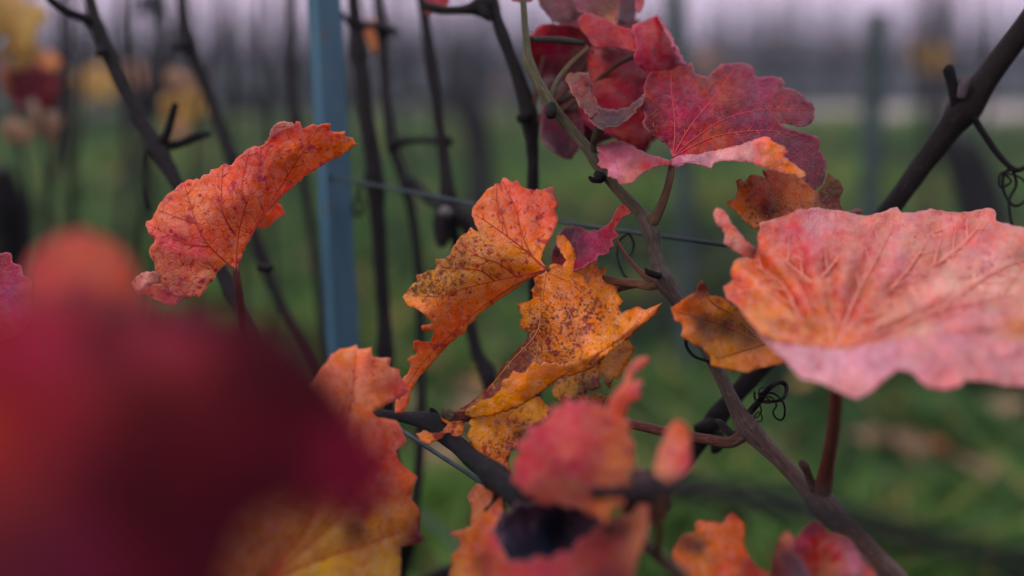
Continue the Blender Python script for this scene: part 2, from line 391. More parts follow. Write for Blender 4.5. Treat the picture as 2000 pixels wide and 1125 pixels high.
    if petiole:
        cane('petiole', petiole, petiole_cols, BARK_SMOOTH, o, segs=9, rough=0.1, n=8)
    return o

GAIN.update({'coral_leaf_underside': (1.22, 1.55, 1.1), 'orange_leaf_underside': (1.25, 1.70, 1.05), 'speckled_orange_leaf': (1.30, 1.62, .70), 'purple_red_leaf': (.76, .13, .30),
             'crimson_leaf': (.82, .34, .52), 'waxy_pink_leaf': (.98, .86, .66), 'withered_leaf': (.6, .5, .5), 'maroon_leaf_near_lens': (.84, .28, .62)})
# ------------------------------------------------------------------ setting: ground, path, grass
def ground_material():
    s = NT('meadow_ground'); t = s.n('ShaderNodeTexCoord'); v = t.outputs['Object']
    n1 = s.noise(v, 0.55, 5, 0.6); n2 = s.noise(v, 3.5, 4); n3 = s.noise(v, 0.16, 3)
    c = s.mix(s.step(n1, 0.35, 0.65), rgba((18, 28, 16)), rgba((54, 70, 32)))
    c = s.mix(s.step(n2, 0.45, 0.7, 0, 0.6), c, rgba((60, 60, 34)))
    c = s.mix(s.step(n3, 0.55, 0.72, 0, 0.6), c, rgba((84, 76, 50)))
    pb = s.n('ShaderNodeBsdfPrincipled'); s.put(pb.inputs['Base Color'], c); pb.inputs['Roughness'].default_value = 0.95
    pb.inputs['Specular IOR Level'].default_value = 0.15
    bp = s.n('ShaderNodeBump'); bp.inputs['Strength'].default_value = 0.8; bp.inputs['Distance'].default_value = 0.05; s.put(bp.inputs['Height'], n2)
    s.put(pb.inputs['Normal'], bp.outputs[0]); s.put(s.out.inputs['Surface'], pb.outputs[0]); return s.m
ground = mesh_obj('ground', [(-120, -30, 0), (120, -30, 0), (120, 200, 0), (-120, 200, 0)], [(0, 1, 2, 3)], ground_material(), None, (0, 0, 0), smooth=False)
ground['kind'] = 'structure'
def strip(name, left, right, z, mat):
    n = len(left); V = [(x, y, z) for x, y in left] + [(x, y, z) for x, y in right]
    return mesh_obj(name, V, [(i, i + 1, n + i + 1, n + i) for i in range(n - 1)], mat, None, (0, 0, 0), smooth=False)
pp = strip('gravel_path', [(1.5, 19.6), (4, 19.2), (8, 18.8), (14, 18.6), (40, 18.0)], [(1.5, 22.5), (4, 24.2), (8, 24.6), (14, 24.8), (40, 25)], 0.004,
           plain_material('pale_gravel', (150, 140, 132), 0.95, 0.25, 3.0, spec=0.1))
pp['kind'] = 'structure'

soil = mesh_obj('vineyard_soil', [(-60, 25.2, .004), (60, 25.2, .004), (90, 120, .004), (-90, 120, .004)], [(0, 1, 2, 3)], plain_material('dark_tilled_soil', (30, 42, 46), .95, .35, .7, spec=.1), None, (0, 0, 0), smooth=False)
soil['kind'] = 'structure'
def grass_material():
    s = NT('grass_blades'); pig = s.attr('pig', 'Color')
    pb = s.n('ShaderNodeBsdfPrincipled'); s.put(pb.inputs['Base Color'], pig); pb.inputs['Roughness'].default_value = 0.55; pb.inputs['Specular IOR Level'].default_value = 0.3
    tr = s.n('ShaderNodeBsdfTranslucent'); s.put(tr.inputs['Color'], pig)
    mx = s.n('ShaderNodeMixShader'); mx.inputs[0].default_value = 0.3
    s.put(mx.inputs[1], pb.outputs[0]); s.put(mx.inputs[2], tr.outputs[0]); s.put(s.out.inputs['Surface'], mx.outputs[0]); return s.m
M_GRASS = grass_material()
def grass_field(N=110000):
    y = 1.6 * np.exp(rng.random(N) * math.log(17.5 / 1.6)); x = (rng.random(N) * 2 - 1) * (0.5 * y + 0.7)
    def fld(sc, o): return np.array([noise.noise(Vector((a * sc + o, b * sc, o))) for a, b in zip(x, y)])
    f1, f2, f3, f4 = fld(0.9, 3.3), fld(3.2, 9.1), fld(0.33, 21.0), fld(6.0, 31.0)
    keep = (f2 + .6 * f4 + rng.normal(0, 0.2, N)) > -0.25
    x, y, f1, f2, f3, f4 = x[keep], y[keep], f1[keep], f2[keep], f3[keep], f4[keep]; n = len(x)
    h = 1.15 * (0.05 + 0.07 * rng.random(n)) * np.clip(1 + 1.6 * f2, .35, 3) * (1 + 0.6 * f1) * (1 + y * 0.02)
    wd = (0.005 + 0.006 * rng.random(n)) * (1 + 0.18 * y)
    a = rng.random(n) * 2 * np.pi; lean = h * rng.uniform(0.3, 1.1, n); b = rng.random(n) * 2 * np.pi
    ux, uy = np.cos(a) * wd, np.sin(a) * wd; lx, ly = np.cos(b) * lean, np.sin(b) * lean
    V = np.empty((n, 5, 3))
    V[:, 0] = np.stack([x - ux, y - uy, np.zeros(n) - 0.01], 1); V[:, 1] = np.stack([x + ux, y + uy, np.zeros(n) - 0.01], 1)
    V[:, 2] = np.stack([x + ux * .8 + lx * .35, y + uy * .8 + ly * .35, h * .65], 1); V[:, 3] = np.stack([x - ux * .8 + lx * .35, y - uy * .8 + ly * .35, h * .65], 1)
    V[:, 4] = np.stack([x + lx, y + ly, h], 1)
    base = np.array(lin((18, 40, 20))); bright = np.array(lin((88, 126, 42))); dry = np.array(lin((142, 122, 66))); cool = np.array(lin((24, 70, 36)))
    t = np.clip(0.34 + 1.5 * f1 + 1.2 * f2 + .9 * f4 + rng.normal(0, 0.18, n), 0, 1)[:, None]; c = base * (1 - t) + bright * t
    k = np.clip(0.25 - 1.0 * f3 + rng.normal(0, 0.1, n), 0, 0.7)[:, None]; c = c * (1 - k) + cool * k
    dk = (rng.random(n) < 0.03 + 0.5 * np.clip(f2 + .5 * f3 - .2, 0, 1))[:, None] * 0.8; c = c * (1 - dk) + dry * dk
    col = np.repeat(np.hstack([c, np.ones((n, 1))]), 5, axis=0)
    me = bpy.data.meshes.new('grass'); idx = np.arange(n) * 5
    quads = np.stack([idx, idx + 1, idx + 2, idx + 3], 1); tris = np.stack([idx + 3, idx + 2, idx + 4], 1)
    me.vertices.add(n * 5); me.vertices.foreach_set('co', V.ravel())
    loops = np.concatenate([quads.ravel(), tris.ravel()]); me.loops.add(len(loops)); me.loops.foreach_set('vertex_index', loops)
    me.polygons.add(2 * n); st = np.concatenate([np.arange(n) * 4, n * 4 + np.arange(n) * 3]); me.polygons.foreach_set('loop_start', st)
    me.update(calc_edges=True); at = me.attributes.new('pig', 'FLOAT_COLOR', 'POINT'); at.data.foreach_set('color', col.astype(np.float32).ravel())
    me.materials.append(M_GRASS); o = bpy.data.objects.new('grass', me); C.objects.link(o); o['kind'] = 'stuff'
    o['label'] = 'uneven green meadow grass between the vine rows'; o['category'] = 'grass'
grass_field()

# ------------------------------------------------------------------ a generic lobed vine leaf (fallen and distant leaves)
def simple_leaf_mesh(name, size, curl, seed, cols):
    rnd = random.Random(seed); n = 40; ring = []
    for i in range(n):
        a = 2 * math.pi * i / n
        r = 0.62 + 0.22 * abs(math.cos(2.5 * (a - math.pi / 2))) + 0.07 * (i % 2) + rnd.uniform(-.05, .05)
        if abs(a - 1.5 * math.pi) < 0.35: r *= 0.45
        ring.append((r * math.cos(a), r * math.sin(a)))
    V = [(0, -0.1, 0)]; F = []
    for k, f in enumerate((0.45, 0.75, 1.0)):
        for x, y in ring: V.append((x * f, y * f, 0))
    V = [(x * size / 2, y * size / 2, size * (curl * ((x * x) * 0.5 - 0.25 * y * y) + 0.10 * noise.noise(Vector((x * 2 + seed, y * 2, 0))))) for x, y, _ in V]
    for i in range(n):
        j = (i + 1) % n; F.append((0, 1 + i, 1 + j))
        for k in range(2): F.append((1 + k * n + i, 1 + (k + 1) * n + i, 1 + (k + 1) * n + j, 1 + k * n + j))
    Vn = np.array(V); t = np.clip(0.5 + Vn[:, 1] / size + np.array([rnd.uniform(-.2, .2) for _ in V]), 0, 1)[:, None]
    c = np.array(lin(cols[0])) * (1 - t) + np.array(lin(cols[1])) * t
    me = bpy.data.meshes.new(name); me.from_pydata(V, [], F); me.polygons.foreach_set('use_smooth', [True] * len(me.polygons))
    for nm, ty, da, fld in (('pig', 'FLOAT_COLOR', np.hstack([c, np.full((len(V), 1), .1)]), 'color'), ('leafuv', 'FLOAT_VECTOR', Vn / size * 4 + seed, 'vector'), ('edge', 'FLOAT', np.full(len(V), 20.0), 'value')):
        a_ = me.attributes.new(nm, ty, 'POINT'); a_.data.foreach_set(fld, da.astype(np.float32).ravel())
    me.materials.append(M_PLAINLEAF); return me
YEL = ((200, 164, 86), (186, 146, 80)); ORG = ((206, 142, 74), (204, 120, 70)); RED = ((132, 26, 40), (96, 18, 34)); TAN = ((150, 112, 84), (176, 140, 112)); DRK = ((26, 44, 52), (34, 52, 58))
LEAF_ME = {k: [simple_leaf_mesh('vine_leaf', 1.0, 0.35 + 0.2 * i, 11 * i + j, c) for i in range(2)] for j, (k, c) in enumerate({'yellow': YEL, 'orange': ORG, 'red': RED, 'tan': TAN, 'dark': DRK}.items())}
def put_leaf(name, kind, pos, size, rot, parent=None, label=None, cat=None, group=None):
    o = bpy.data.objects.new(name, random.choice(LEAF_ME[kind])); C.objects.link(o)
    o.scale = (size,) * 3; o.rotation_euler = rot
    if parent is not None: o.parent = parent; o.location = np.array(pos) - ABS[parent.name]
    else: o.location = pos
    md = o.modifiers.new('thickness', 'SOLIDIFY'); md.thickness = 0.006; md.offset = 0
    if label: o['label'] = label
    if cat: o['category'] = cat
    if group: o['group'] = group
    return o
spots_f = [(1845, 975, 'orange', .075), (1770, 770, 'tan', .13), (1720, 815, 'tan', .10), (1905, 1000, 'tan', .10), (1690, 945, 'tan', .08), (1960, 870, 'tan', .10),
           (880, 640, 'tan', .12), (690, 300, 'tan', .2), (905, 260, 'yellow', .16), (560, 480, 'tan', .10), (850, 960, 'tan', .10), (870, 985, 'tan', .09),
           (1090, 360, 'tan', .14), (240, 250, 'tan', .3), (1560, 820, 'yellow', .06), (1880, 780, 'tan', .1), (600, 560, 'tan', .1)]
for i in range(46):
    spots_f.append((random.uniform(20, 1980), random.choice((random.uniform(240, 480), random.uniform(420, 1080), random.uniform(700, 1100))), random.choice(('tan', 'tan', 'tan', 'yellow')), random.uniform(.07, .12)))
FL = {'orange': 'bright orange vine leaf fallen on the green grass', 'tan': 'pale tan withered vine leaf lying in the grass', 'yellow': 'yellow vine leaf lying flat in the grass'}
for px, py, k, s_ in spots_f:
    g = G(px, py)
    put_leaf('fallen_leaf', k, (g[0], g[1], 0.11), s_ * 1.35, (random.uniform(-.5, .5) + .35, random.uniform(-.3, .3), random.uniform(0, 6)), None, FL[k], 'leaf', k + ' fallen leaves')

# ------------------------------------------------------------------ vine rows in the distance
GREY_BARK = ((40, 46, 50), (36, 42, 48)); CANE_DK = ((36, 44, 50), (50, 58, 64))
def row_vine_parts(seed):
    rnd = random.Random(seed); parts = []
    zt = 0.62 + rnd.uniform(-.05, .08); pts = [(0, 0, -0.02, .045)]
    for i in range(1, 6): pts.append((rnd.uniform(-.04, .04), rnd.uniform(-.03, .03), zt * i / 5, .034 - .0025 * i + rnd.uniform(-.003, .004)))
    c = catmull(np.array(pts), 4); V, F, UV = tube_data(c[:, :3], c[:, 3], 8, .35, seed); parts.append(('trunk', V, F, UV, GREY_BARK)); top = np.array(pts[-1][:3])
    arms = []
    for sgn in (-1, 1):
        a = [tuple(top) + (.028,)]
        for i in range(1, 5): a.append((top[0] + sgn * .13 * i, rnd.uniform(-.03, .03), zt + .05 + rnd.uniform(-.02, .03), .026 - .003 * i))
        c = catmull(np.array(a), 4); V, F, UV = tube_data(c[:, :3], c[:, 3], 7, .3, seed + sgn); parts.append(('cordon', V, F, UV, GREY_BARK)); arms.append(c)
    for i in range(16):
        a = arms[i % 2]; b = a[rnd.randint(3, len(a) - 1)]; x, y, z = b[:3]; hh = .25 + 1.25 * rnd.random() ** 1.5; dx = rnd.uniform(-.12, .12); dy = rnd.uniform(-.1, .1)
        q = [(x, y, z, .0105), (x + dx * .3 + rnd.uniform(-.03, .03), y + dy * .3, z + hh * .33, .009), (x + dx * .7 + rnd.uniform(-.03, .03), y + dy * .7, z + hh * .66, .0075), (x + dx, y + dy, z + hh, .004)]
        c = catmull(np.array(q), 3); V, F, UV = tube_data(c[:, :3], c[:, 3], 5, .15, seed + i); parts.append(('cane', V, F, UV, CANE_DK))
    return parts
VARIANTS = []
for sd_ in range(5):
    lst = []
    for nm, V, F, UV, cols in row_vine_parts(sd_ * 3 + 1):
        me = bpy.data.meshes.new(nm); me.from_pydata(V.tolist(), [], F); me.polygons.foreach_set('use_smooth', [True] * len(me.polygons))
        n = len(V); a_ = me.attributes.new('pig', 'FLOAT_COLOR', 'POINT'); tt = (V[:, 2:3] - V[:, 2].min()) / max(np.ptp(V[:, 2]), 1e-6)
        cc = np.array(lin(cols[0])) * (1 - tt) + np.array(lin(cols[1])) * tt; a_.data.foreach_set('color', np.hstack([cc, np.ones((n, 1))]).astype(np.float32).ravel())
        a_ = me.attributes.new('leafuv', 'FLOAT_VECTOR', 'POINT'); a_.data.foreach_set('vector', UV.astype(np.float32).ravel()); me.materials.append(BARK); lst.append((nm, me))
    VARIANTS.append(lst)
JOINED = []
for lst in VARIANTS:
    V, F, K, U, o_ = [], [], [], [], 0
    for nm, me in lst:
        n = len(me.vertices); a = np.empty(n * 3); me.vertices.foreach_get('co', a); V.append(a.reshape(-1, 3))
        F += [tuple(i + o_ for i in p.vertices) for p in me.polygons]; o_ += n
        a = np.empty(n * 4, np.float32); me.attributes['pig'].data.foreach_get('color', a); K.append(a.reshape(-1, 4))
        a = np.empty(n * 3, np.float32); me.attributes['leafuv'].data.foreach_get('vector', a); U.append(a.reshape(-1, 3))
    me = bpy.data.meshes.new('grapevine'); me.from_pydata(np.vstack(V).tolist(), [], F); me.polygons.foreach_set('use_smooth', [True] * len(me.polygons))
    me.attributes.new('pig', 'FLOAT_COLOR', 'POINT').data.foreach_set('color', np.vstack(K).ravel()); me.attributes.new('leafuv', 'FLOAT_VECTOR', 'POINT').data.foreach_set('vector', np.vstack(U).ravel())
    me.materials.append(BARK); JOINED.append(me)
def far_vine(x, y, var, rz, sc, label, group):
    o = bpy.data.objects.new('grapevine', JOINED[var % 5]); C.objects.link(o); o.location = (x, y, 0); o.rotation_euler = (0, 0, rz); o.scale = (sc, sc, sc)
    o['label'] = label; o['category'] = 'grapevine'; o['group'] = group
def row_vine(x, y, var, rz, sc, label, group, leaves=0):
    root = empty('grapevine', (x, y, 0), label, 'grapevine', group); root.rotation_euler = (0, 0, rz); root.scale = (sc, sc, sc)
    for nm, me in VARIANTS[var % 5]:
        o = bpy.data.objects.new(nm, me); C.objects.link(o); o.parent = root
    for i in range(leaves):
        o = bpy.data.objects.new('leaf', random.choice(LEAF_ME[random.choice(('orange', 'yellow', 'tan'))])); C.objects.link(o); o.parent = root
        s = random.uniform(.09, .14); o.scale = (s, s, s); o.location = (random.uniform(-.5, .5), random.uniform(-.08, .08), random.uniform(.7, 1.3)); o.rotation_euler = (R(random.uniform(60, 120)), 0, random.uniform(0, 6))
    return root
far_rows = [(26.0, 0.62), (28.2, 0.66), (30.5, 0.7), (33.0, 0.75), (36.0, 0.85), (40.0, 1.0), (46.0, 1.2)]
k_ = 0
for ri, (yy, sp_) in enumerate(far_rows):
    hw = 0.38 * yy + .6; x = -hw + random.uniform(0, sp_)
    while x < hw:
        a_ = (x, yy + random.uniform(-.12, .12), k_, random.choice((0, math.pi)) + random.uniform(-.15, .15), random.uniform(.92, 1.12))
        if ri == 0: row_vine(*a_, 'dark bare grapevine in the front row beyond the grass', 'front row of the far vineyard', leaves=(1 if random.random() < .2 else 0))
        else: far_vine(*a_, 'dim bare grapevine in the rows behind the far front row', 'back rows of the far vineyard')
        k_ += 1
        x += sp_ * random.uniform(.85, 1.15)
# wooden stakes standing in the far rows
M_STAKE = plain_material('weathered_stake', (44, 60, 60), 0.85, 0.35, 20)
def stake(x, y, h, r, label, group=None, lean=(0, 0)):
    pts = [(x, y, -0.1), (x + lean[0] * .5, y + lean[1] * .5, h * .5), (x + lean[0], y + lean[1], h - .01), (x + lean[0], y + lean[1], h)]
    c = np.array(pts); V, F, UV = tube_data(catmull(c, 4), np.r_[np.full(12, r), r * .6], 10, .12, x)
    o = mesh_obj('vineyard_stake', V, F, M_STAKE, None, (x, y, 0)); o['label'] = label; o['category'] = 'stake'
    if group: o['group'] = group
    return o
for i in range(9):
    stake(-9.5 + i * 2.45, 26.3, 2.0, .035, 'weathered wooden stake standing in the far vine row', 'stakes of the far rows')
g = G(1352, 800); stake(g[0], g[1], 2.2, .026, 'tall slim grey-green stake rising from the grass behind the purple leaf', lean=(-.13, 0))
g = G(1680, 830); stake(g[0], g[1], 1.06, .028, 'short slim grey-green stake standing in the grass by the gravel path')
# vines standing alone in the meadow
def old_vine(label, d, ctrl, canes):
    base = P(ctrl[0][0], ctrl[0][1], d); root = empty('grapevine', (base[0], base[1], 0), label, 'grapevine')
    pts = [(base[0], base[1], -.03)] + [tuple(P(a, b, d)) for a, b, w in ctrl[1:]]; rad = [w / 2 / FPX * d for a, b, w in ctrl]
    tube_world('trunk', pts, rad, [(40, 44, 48), (34, 38, 44)], BARK, root, 12, .4, 8)
    for a0, b0, a1, b1 in canes:
        p, q = P(a0, b0, d), P(a1, b1, d); m = (p + q) / 2 + np.array([.03, .02, 0])
        tube_world('cane', [p, m, q], [.009, .008, .005], [(36, 42, 48), (46, 52, 58)], BARK, root, 7, .2, 6)
old_vine('thick dark old vine trunk crooked over behind the pink leaf', 4.35, [(1950, 728, 100), (1938, 600, 88), (1925, 470, 86), (1908, 370, 92), (1880, 305, 84), (1838, 285, 44), (1815, 284, 20)], [(1905, 330, 1935, -60), (1880, 300, 1900, -40), (1850, 286, 1830, -50)])
old_vine('dark old vine trunk standing between the upright canes and red leaves', 6.2, [(945, 538, 60), (940, 420, 52), (936, 320, 52), (928, 250, 62), (905, 195, 56), (880, 170, 24)], [(925, 230, 950, -40), (905, 190, 900, -40), (890, 176, 870, -30)])
for i, (px, py, sc) in enumerate([(150, 470, .95), (270, 400, 1.0), (420, 430, .95), (505, 350, 1.0), (585, 385, .9), (690, 340, 1.0), (790, 400, .95), (860, 335, 1.0), (1010, 330, .95), (1100, 300, 1.0), (1230, 285, .9), (1440, 275, .95), (1580, 262, .9)]):
    g = G(px, py); row_vine(g[0], g[1], i + 2, random.uniform(-.3, .3), sc, 'blurred bare vine scattered in the meadow grass before the far rows', 'scattered vines in the meadow', leaves=random.choice((0, 0, 1)))
g = G(1790, 205); far_leaf_pos = P(1810, 112, 6.0)
v2 = row_vine(far_leaf_pos[0] + .05, far_leaf_pos[1] + .02, 3, 1.2, .85, 'slender bare vine holding one orange leaf in the meadow', None)

# ------------------------------------------------------------------ trellis: steel post and wires
def steel_material():
    s = NT('blue_painted_steel'); t = s.n('ShaderNodeTexCoord'); v = t.outputs['Object']
    n = s.noise(s.vscale(v, (60, 60, 4)), 1.0, 4); n2 = s.noise(v, 35, 4)
    c = s.mix(s.step(n, .35, .7, 0, .5), rgba((44, 86, 104)), rgba((28, 64, 82))); c = s.mix(s.step(n2, .56, .72, 0, .6), c, rgba((70, 92, 100))); c = s.mix(s.step(s.noise(v, 90, 3), .63, .70, 0, .7), c, rgba((70, 52, 44)))
    pb = s.n('ShaderNodeBsdfPrincipled'); s.put(pb.inputs['Base Color'], c); pb.inputs['Metallic'].default_value = .25; pb.inputs['Roughness'].default_value = .48
    s.put(s.out.inputs['Surface'], pb.outputs[0]); return s.m
def steel_post():
    top = P(630, 0, .86); low = P(668, 690, .862); dirv = (low - top) / np.linalg.norm(low - top)
    base = top + dirv * (top[2] / -dirv[2]); head = top - dirv * .55
    root = empty('trellis_post', (base[0], base[1], 0), 'blue steel trellis post with a folded profile beside the coral leaf', 'post')
    ax = -dirv; ux = np.array([1.0, 0, 0]); ux -= ax * ux.dot(ax); ux /= np.linalg.norm(ux); uy = np.cross(ax, ux)   # uy points away from the camera
    prof = [(-.0125, .000), (-.0056, -.0066), (-.0040, -.0070), (-.0028, -.0062), (.0125, .0170), (.0114, .0180), (-.0036, -.0046), (-.0044, -.0050), (-.0114, .0014)]
    V = []; zs = np.linspace(-0.1, np.linalg.norm(head - base), 14)
    for z in zs:
        for a, b in prof: V.append(base + ax * z + ux * a * .76 + uy * b * .76)
    n = len(prof); F = []
    for i in range(len(zs) - 1):
        for k in range(n): F.append((i * n + k, i * n + (k + 1) % n, (i + 1) * n + (k + 1) % n, (i + 1) * n + k))
    F.append(tuple(range(n - 1, -1, -1))); F.append(tuple(range((len(zs) - 1) * n, len(zs) * n)))
    m = steel_material(); mesh_obj('profile', V, F, m, root, base, smooth=False)
    for z in (0.62, 0.78, 1.28):
        c0 = base + ax * z + ux * .0093 + uy * .012; pts = [c0, c0 + ux * .006, c0 + ux * .009 + ax * .006, c0 + ux * .007 + ax * .012]
        tube_world('wire_hook', pts, [.0014] * 4, [(70, 90, 105)], m, root, 6, 0)
    return root
post = steel_post()
M_WIRE = plain_material('galvanised_wire', (40, 52, 58), .55, .3, 80, .3)
def wire(label, ctrl, r=.0011, segs=8):
    pts = np.array([P(*c) for c in ctrl]); c = catmull(pts, 10)
    V, F, UV = tube_data(c, np.full(len(c), r), segs); o = mesh_obj('trellis_wire', V, F, M_WIRE, None); o['label'] = label; o['category'] = 'wire'; return o
wire('taut grey trellis wire passing behind the curled red leaf', [(640, 345, .86), (870, 388, .80), (1100, 434, .745), (1430, 481, .70), (1800, 545, .66), (2300, 640, .62)])
wire('thin grey trellis wire under the dark bud-tipped branch', [(662, 762, .86), (780, 838, .70), (860, 890, .665), (940, 942, .63), (1200, 1120, .55), (1500, 1330, .47)])
wire('faint low trellis wire slanting behind the yellow bottom leaf', [(640, 880, 1.6), (760, 955, 1.5), (830, 1012, 1.42), (905, 1075, 1.35), (1100, 1240, 1.2)], .0022)

# ------------------------------------------------------------------ vines of the near row
def trunk(root, x, y, top, r0=.026, cols=((44, 36, 34), (58, 46, 42))):
    b = np.array([x, y, -.02]); top = np.array(top); mid1 = b * .66 + top * .34 + np.array([.02, .01, 0]); mid2 = b * .33 + top * .67 + np.array([-.015, .012, 0])
    return tube_world('trunk', [b, mid1, mid2, top], [r0, r0 * .8, r0 * .66, r0 * .4], cols, BARK, root, 12, .35, 10)
def tail_to(p_last, target, r0, r1):
    p_last = np.array(p_last); t = np.array(target); return [tuple(p_last * .5 + t * .5 + np.array([0, .01, 0])) + ((r0 + r1) / 2,), tuple(t) + (r1,)]

# ---- main vine: the brown shoot with the large sharp leaves
vm = empty('grapevine', (.21, .62, 0), 'grapevine shoot in focus bearing purple, orange and pink autumn leaves', 'grapevine')
HEAD = (.20, .60, .66); trunk(vm, .21, .62, HEAD)
mc = [(1021, -60, .70, 14), (1022, 0, .70, 15), (1027, 70, .693, 17), (1036, 130, .687, 24), (1078, 206, .68, 26), (1124, 262, .675, 26), (1166, 315, .67, 28), (1205, 368, .665, 27), (1250, 415, .66, 30), (1270, 446, .655, 36),
      (1281, 500, .652, 31), (1296, 548, .65, 37), (1340, 612, .65, 31), (1395, 708, .648, 31), (1430, 782, .644, 33), (1462, 836, .64, 42), (1526, 902, .63, 37), (1585, 962, .618, 44), (1612, 990, .612, 54), (1660, 1042, .60, 56), (1715, 1100, .588, 58), (1765, 1165, .578, 60)]
mc = [(a, b, c_, w * .84) for a, b, c_, w in mc]
lastp = P(1765, 1165, .578)
cane('cane', mc, [(96, 100, 62), (112, 108, 70), (104, 96, 72), (98, 84, 78), (96, 78, 78), (104, 74, 70), (112, 78, 68), (100, 84, 70)], BARK_SMOOTH, vm, tail=tail_to(lastp, HEAD, .0065, .010), nodes=(3, 6, 9, 11, 15, 18), rough=.14)
# short laterals, buds and tendrils on the shoot
cane('bud', [(1166, 340, .668, 16), (1172, 347, .664, 22), (1160, 352, .66, 12), (1150, 345, .66, 6)], [(32, 28, 34), (24, 22, 28)], BARK, vm, segs=8, n=5)
cane('bud', [(1078, 206, .676, 18), (1076, 222, .67, 22), (1070, 228, .668, 8)], [(30, 34, 36), (22, 26, 30)], BARK, vm, segs=8, n=5)
cane('bud', [(1590, 955, .612, 18), (1578, 925, .608, 16), (1570, 908, .606, 19), (1564, 900, .605, 10)], [(120, 78, 66), (100, 66, 58)], BARK_SMOOTH, vm, segs=8, n=5)
cane('bud', [(1290, 540, .644, 12), (1268, 533, .642, 13), (1260, 524, .642, 5)], [(40, 28, 28), (30, 22, 24)], BARK, vm, segs=8, n=5)
tz = Z(1390, 680, 5.625)
def tendril(parent, z, pts, d, w, cols=((30, 28, 30), (22, 24, 26)), wob=.006, w1=None):
    q = z(pts); n = len(q)
    return cane('tendril', [(a, b, d + wob * math.sin(i * 1.3), w + ((w1 or w) - w) * i / max(n - 1, 1)) for i, (a, b) in enumerate(q)], cols, BARK, parent, segs=7, rough=.1, n=8)
tendril(vm, tz, [(370, 770), (440, 680), (520, 590), (580, 500), (650, 420), (740, 370), (810, 400), (820, 480), (770, 560), (680, 585), (590, 580), (540, 560)], .64, 15, w1=4.5)
tendril(vm, tz, [(520, 500), (600, 490), (690, 500), (760, 560), (800, 640), (800, 740), (760, 790), (700, 760), (675, 700), (710, 630), (680, 560), (610, 520)], .635, 5.5, w1=3)
tendril(vm, tz, [(470, 480), (480, 560), (560, 590), (640, 600), (600, 540), (520, 520), (530, 450), (580, 430), (610, 470)], .638, 4, w1=2.5)
tendril(vm, tz, [(520, 600), (545, 690), (500, 760), (470, 745), (520, 700), (555, 760), (540, 800), (470, 805)], .637, 3.5, w1=2.5)
tendril(vm, T0, [(1345, 640), (1340, 672), (1355, 695), (1385, 706)], .645, 8, wob=.002, w1=6)
tendril(vm, T0, [(1228, 455), (1210, 470), (1206, 500), (1215, 530), (1226, 545)], .70, 5, ((40, 58, 48), (34, 50, 44)), w1=4)
tendril(vm, T0, [(1228, 455), (1238, 475), (1232, 497), (1218, 500)], .70, 5, ((40, 58, 48), (34, 50, 44)), w1=4)
cane('lateral', [(1456, 852, .642, 24), (1430, 848, .645, 17), (1408, 828, .65, 15), (1400, 822, .655, 10)], [(58, 48, 48), (40, 36, 38)], BARK, vm, segs=9)
cane('lateral', [(1140, 84, .705, 13), (1085, 78, .70, 13), (1036, 76, .695, 13)], [(52, 44, 36), (70, 66, 46)], BARK_SMOOTH, vm, segs=9)

z5 = Z(200, 200, 2.25); z6 = Z(700, 300, 1.875); z7 = Z(1000, 0, 2.25); z8 = Z(1200, 350, 2.045)
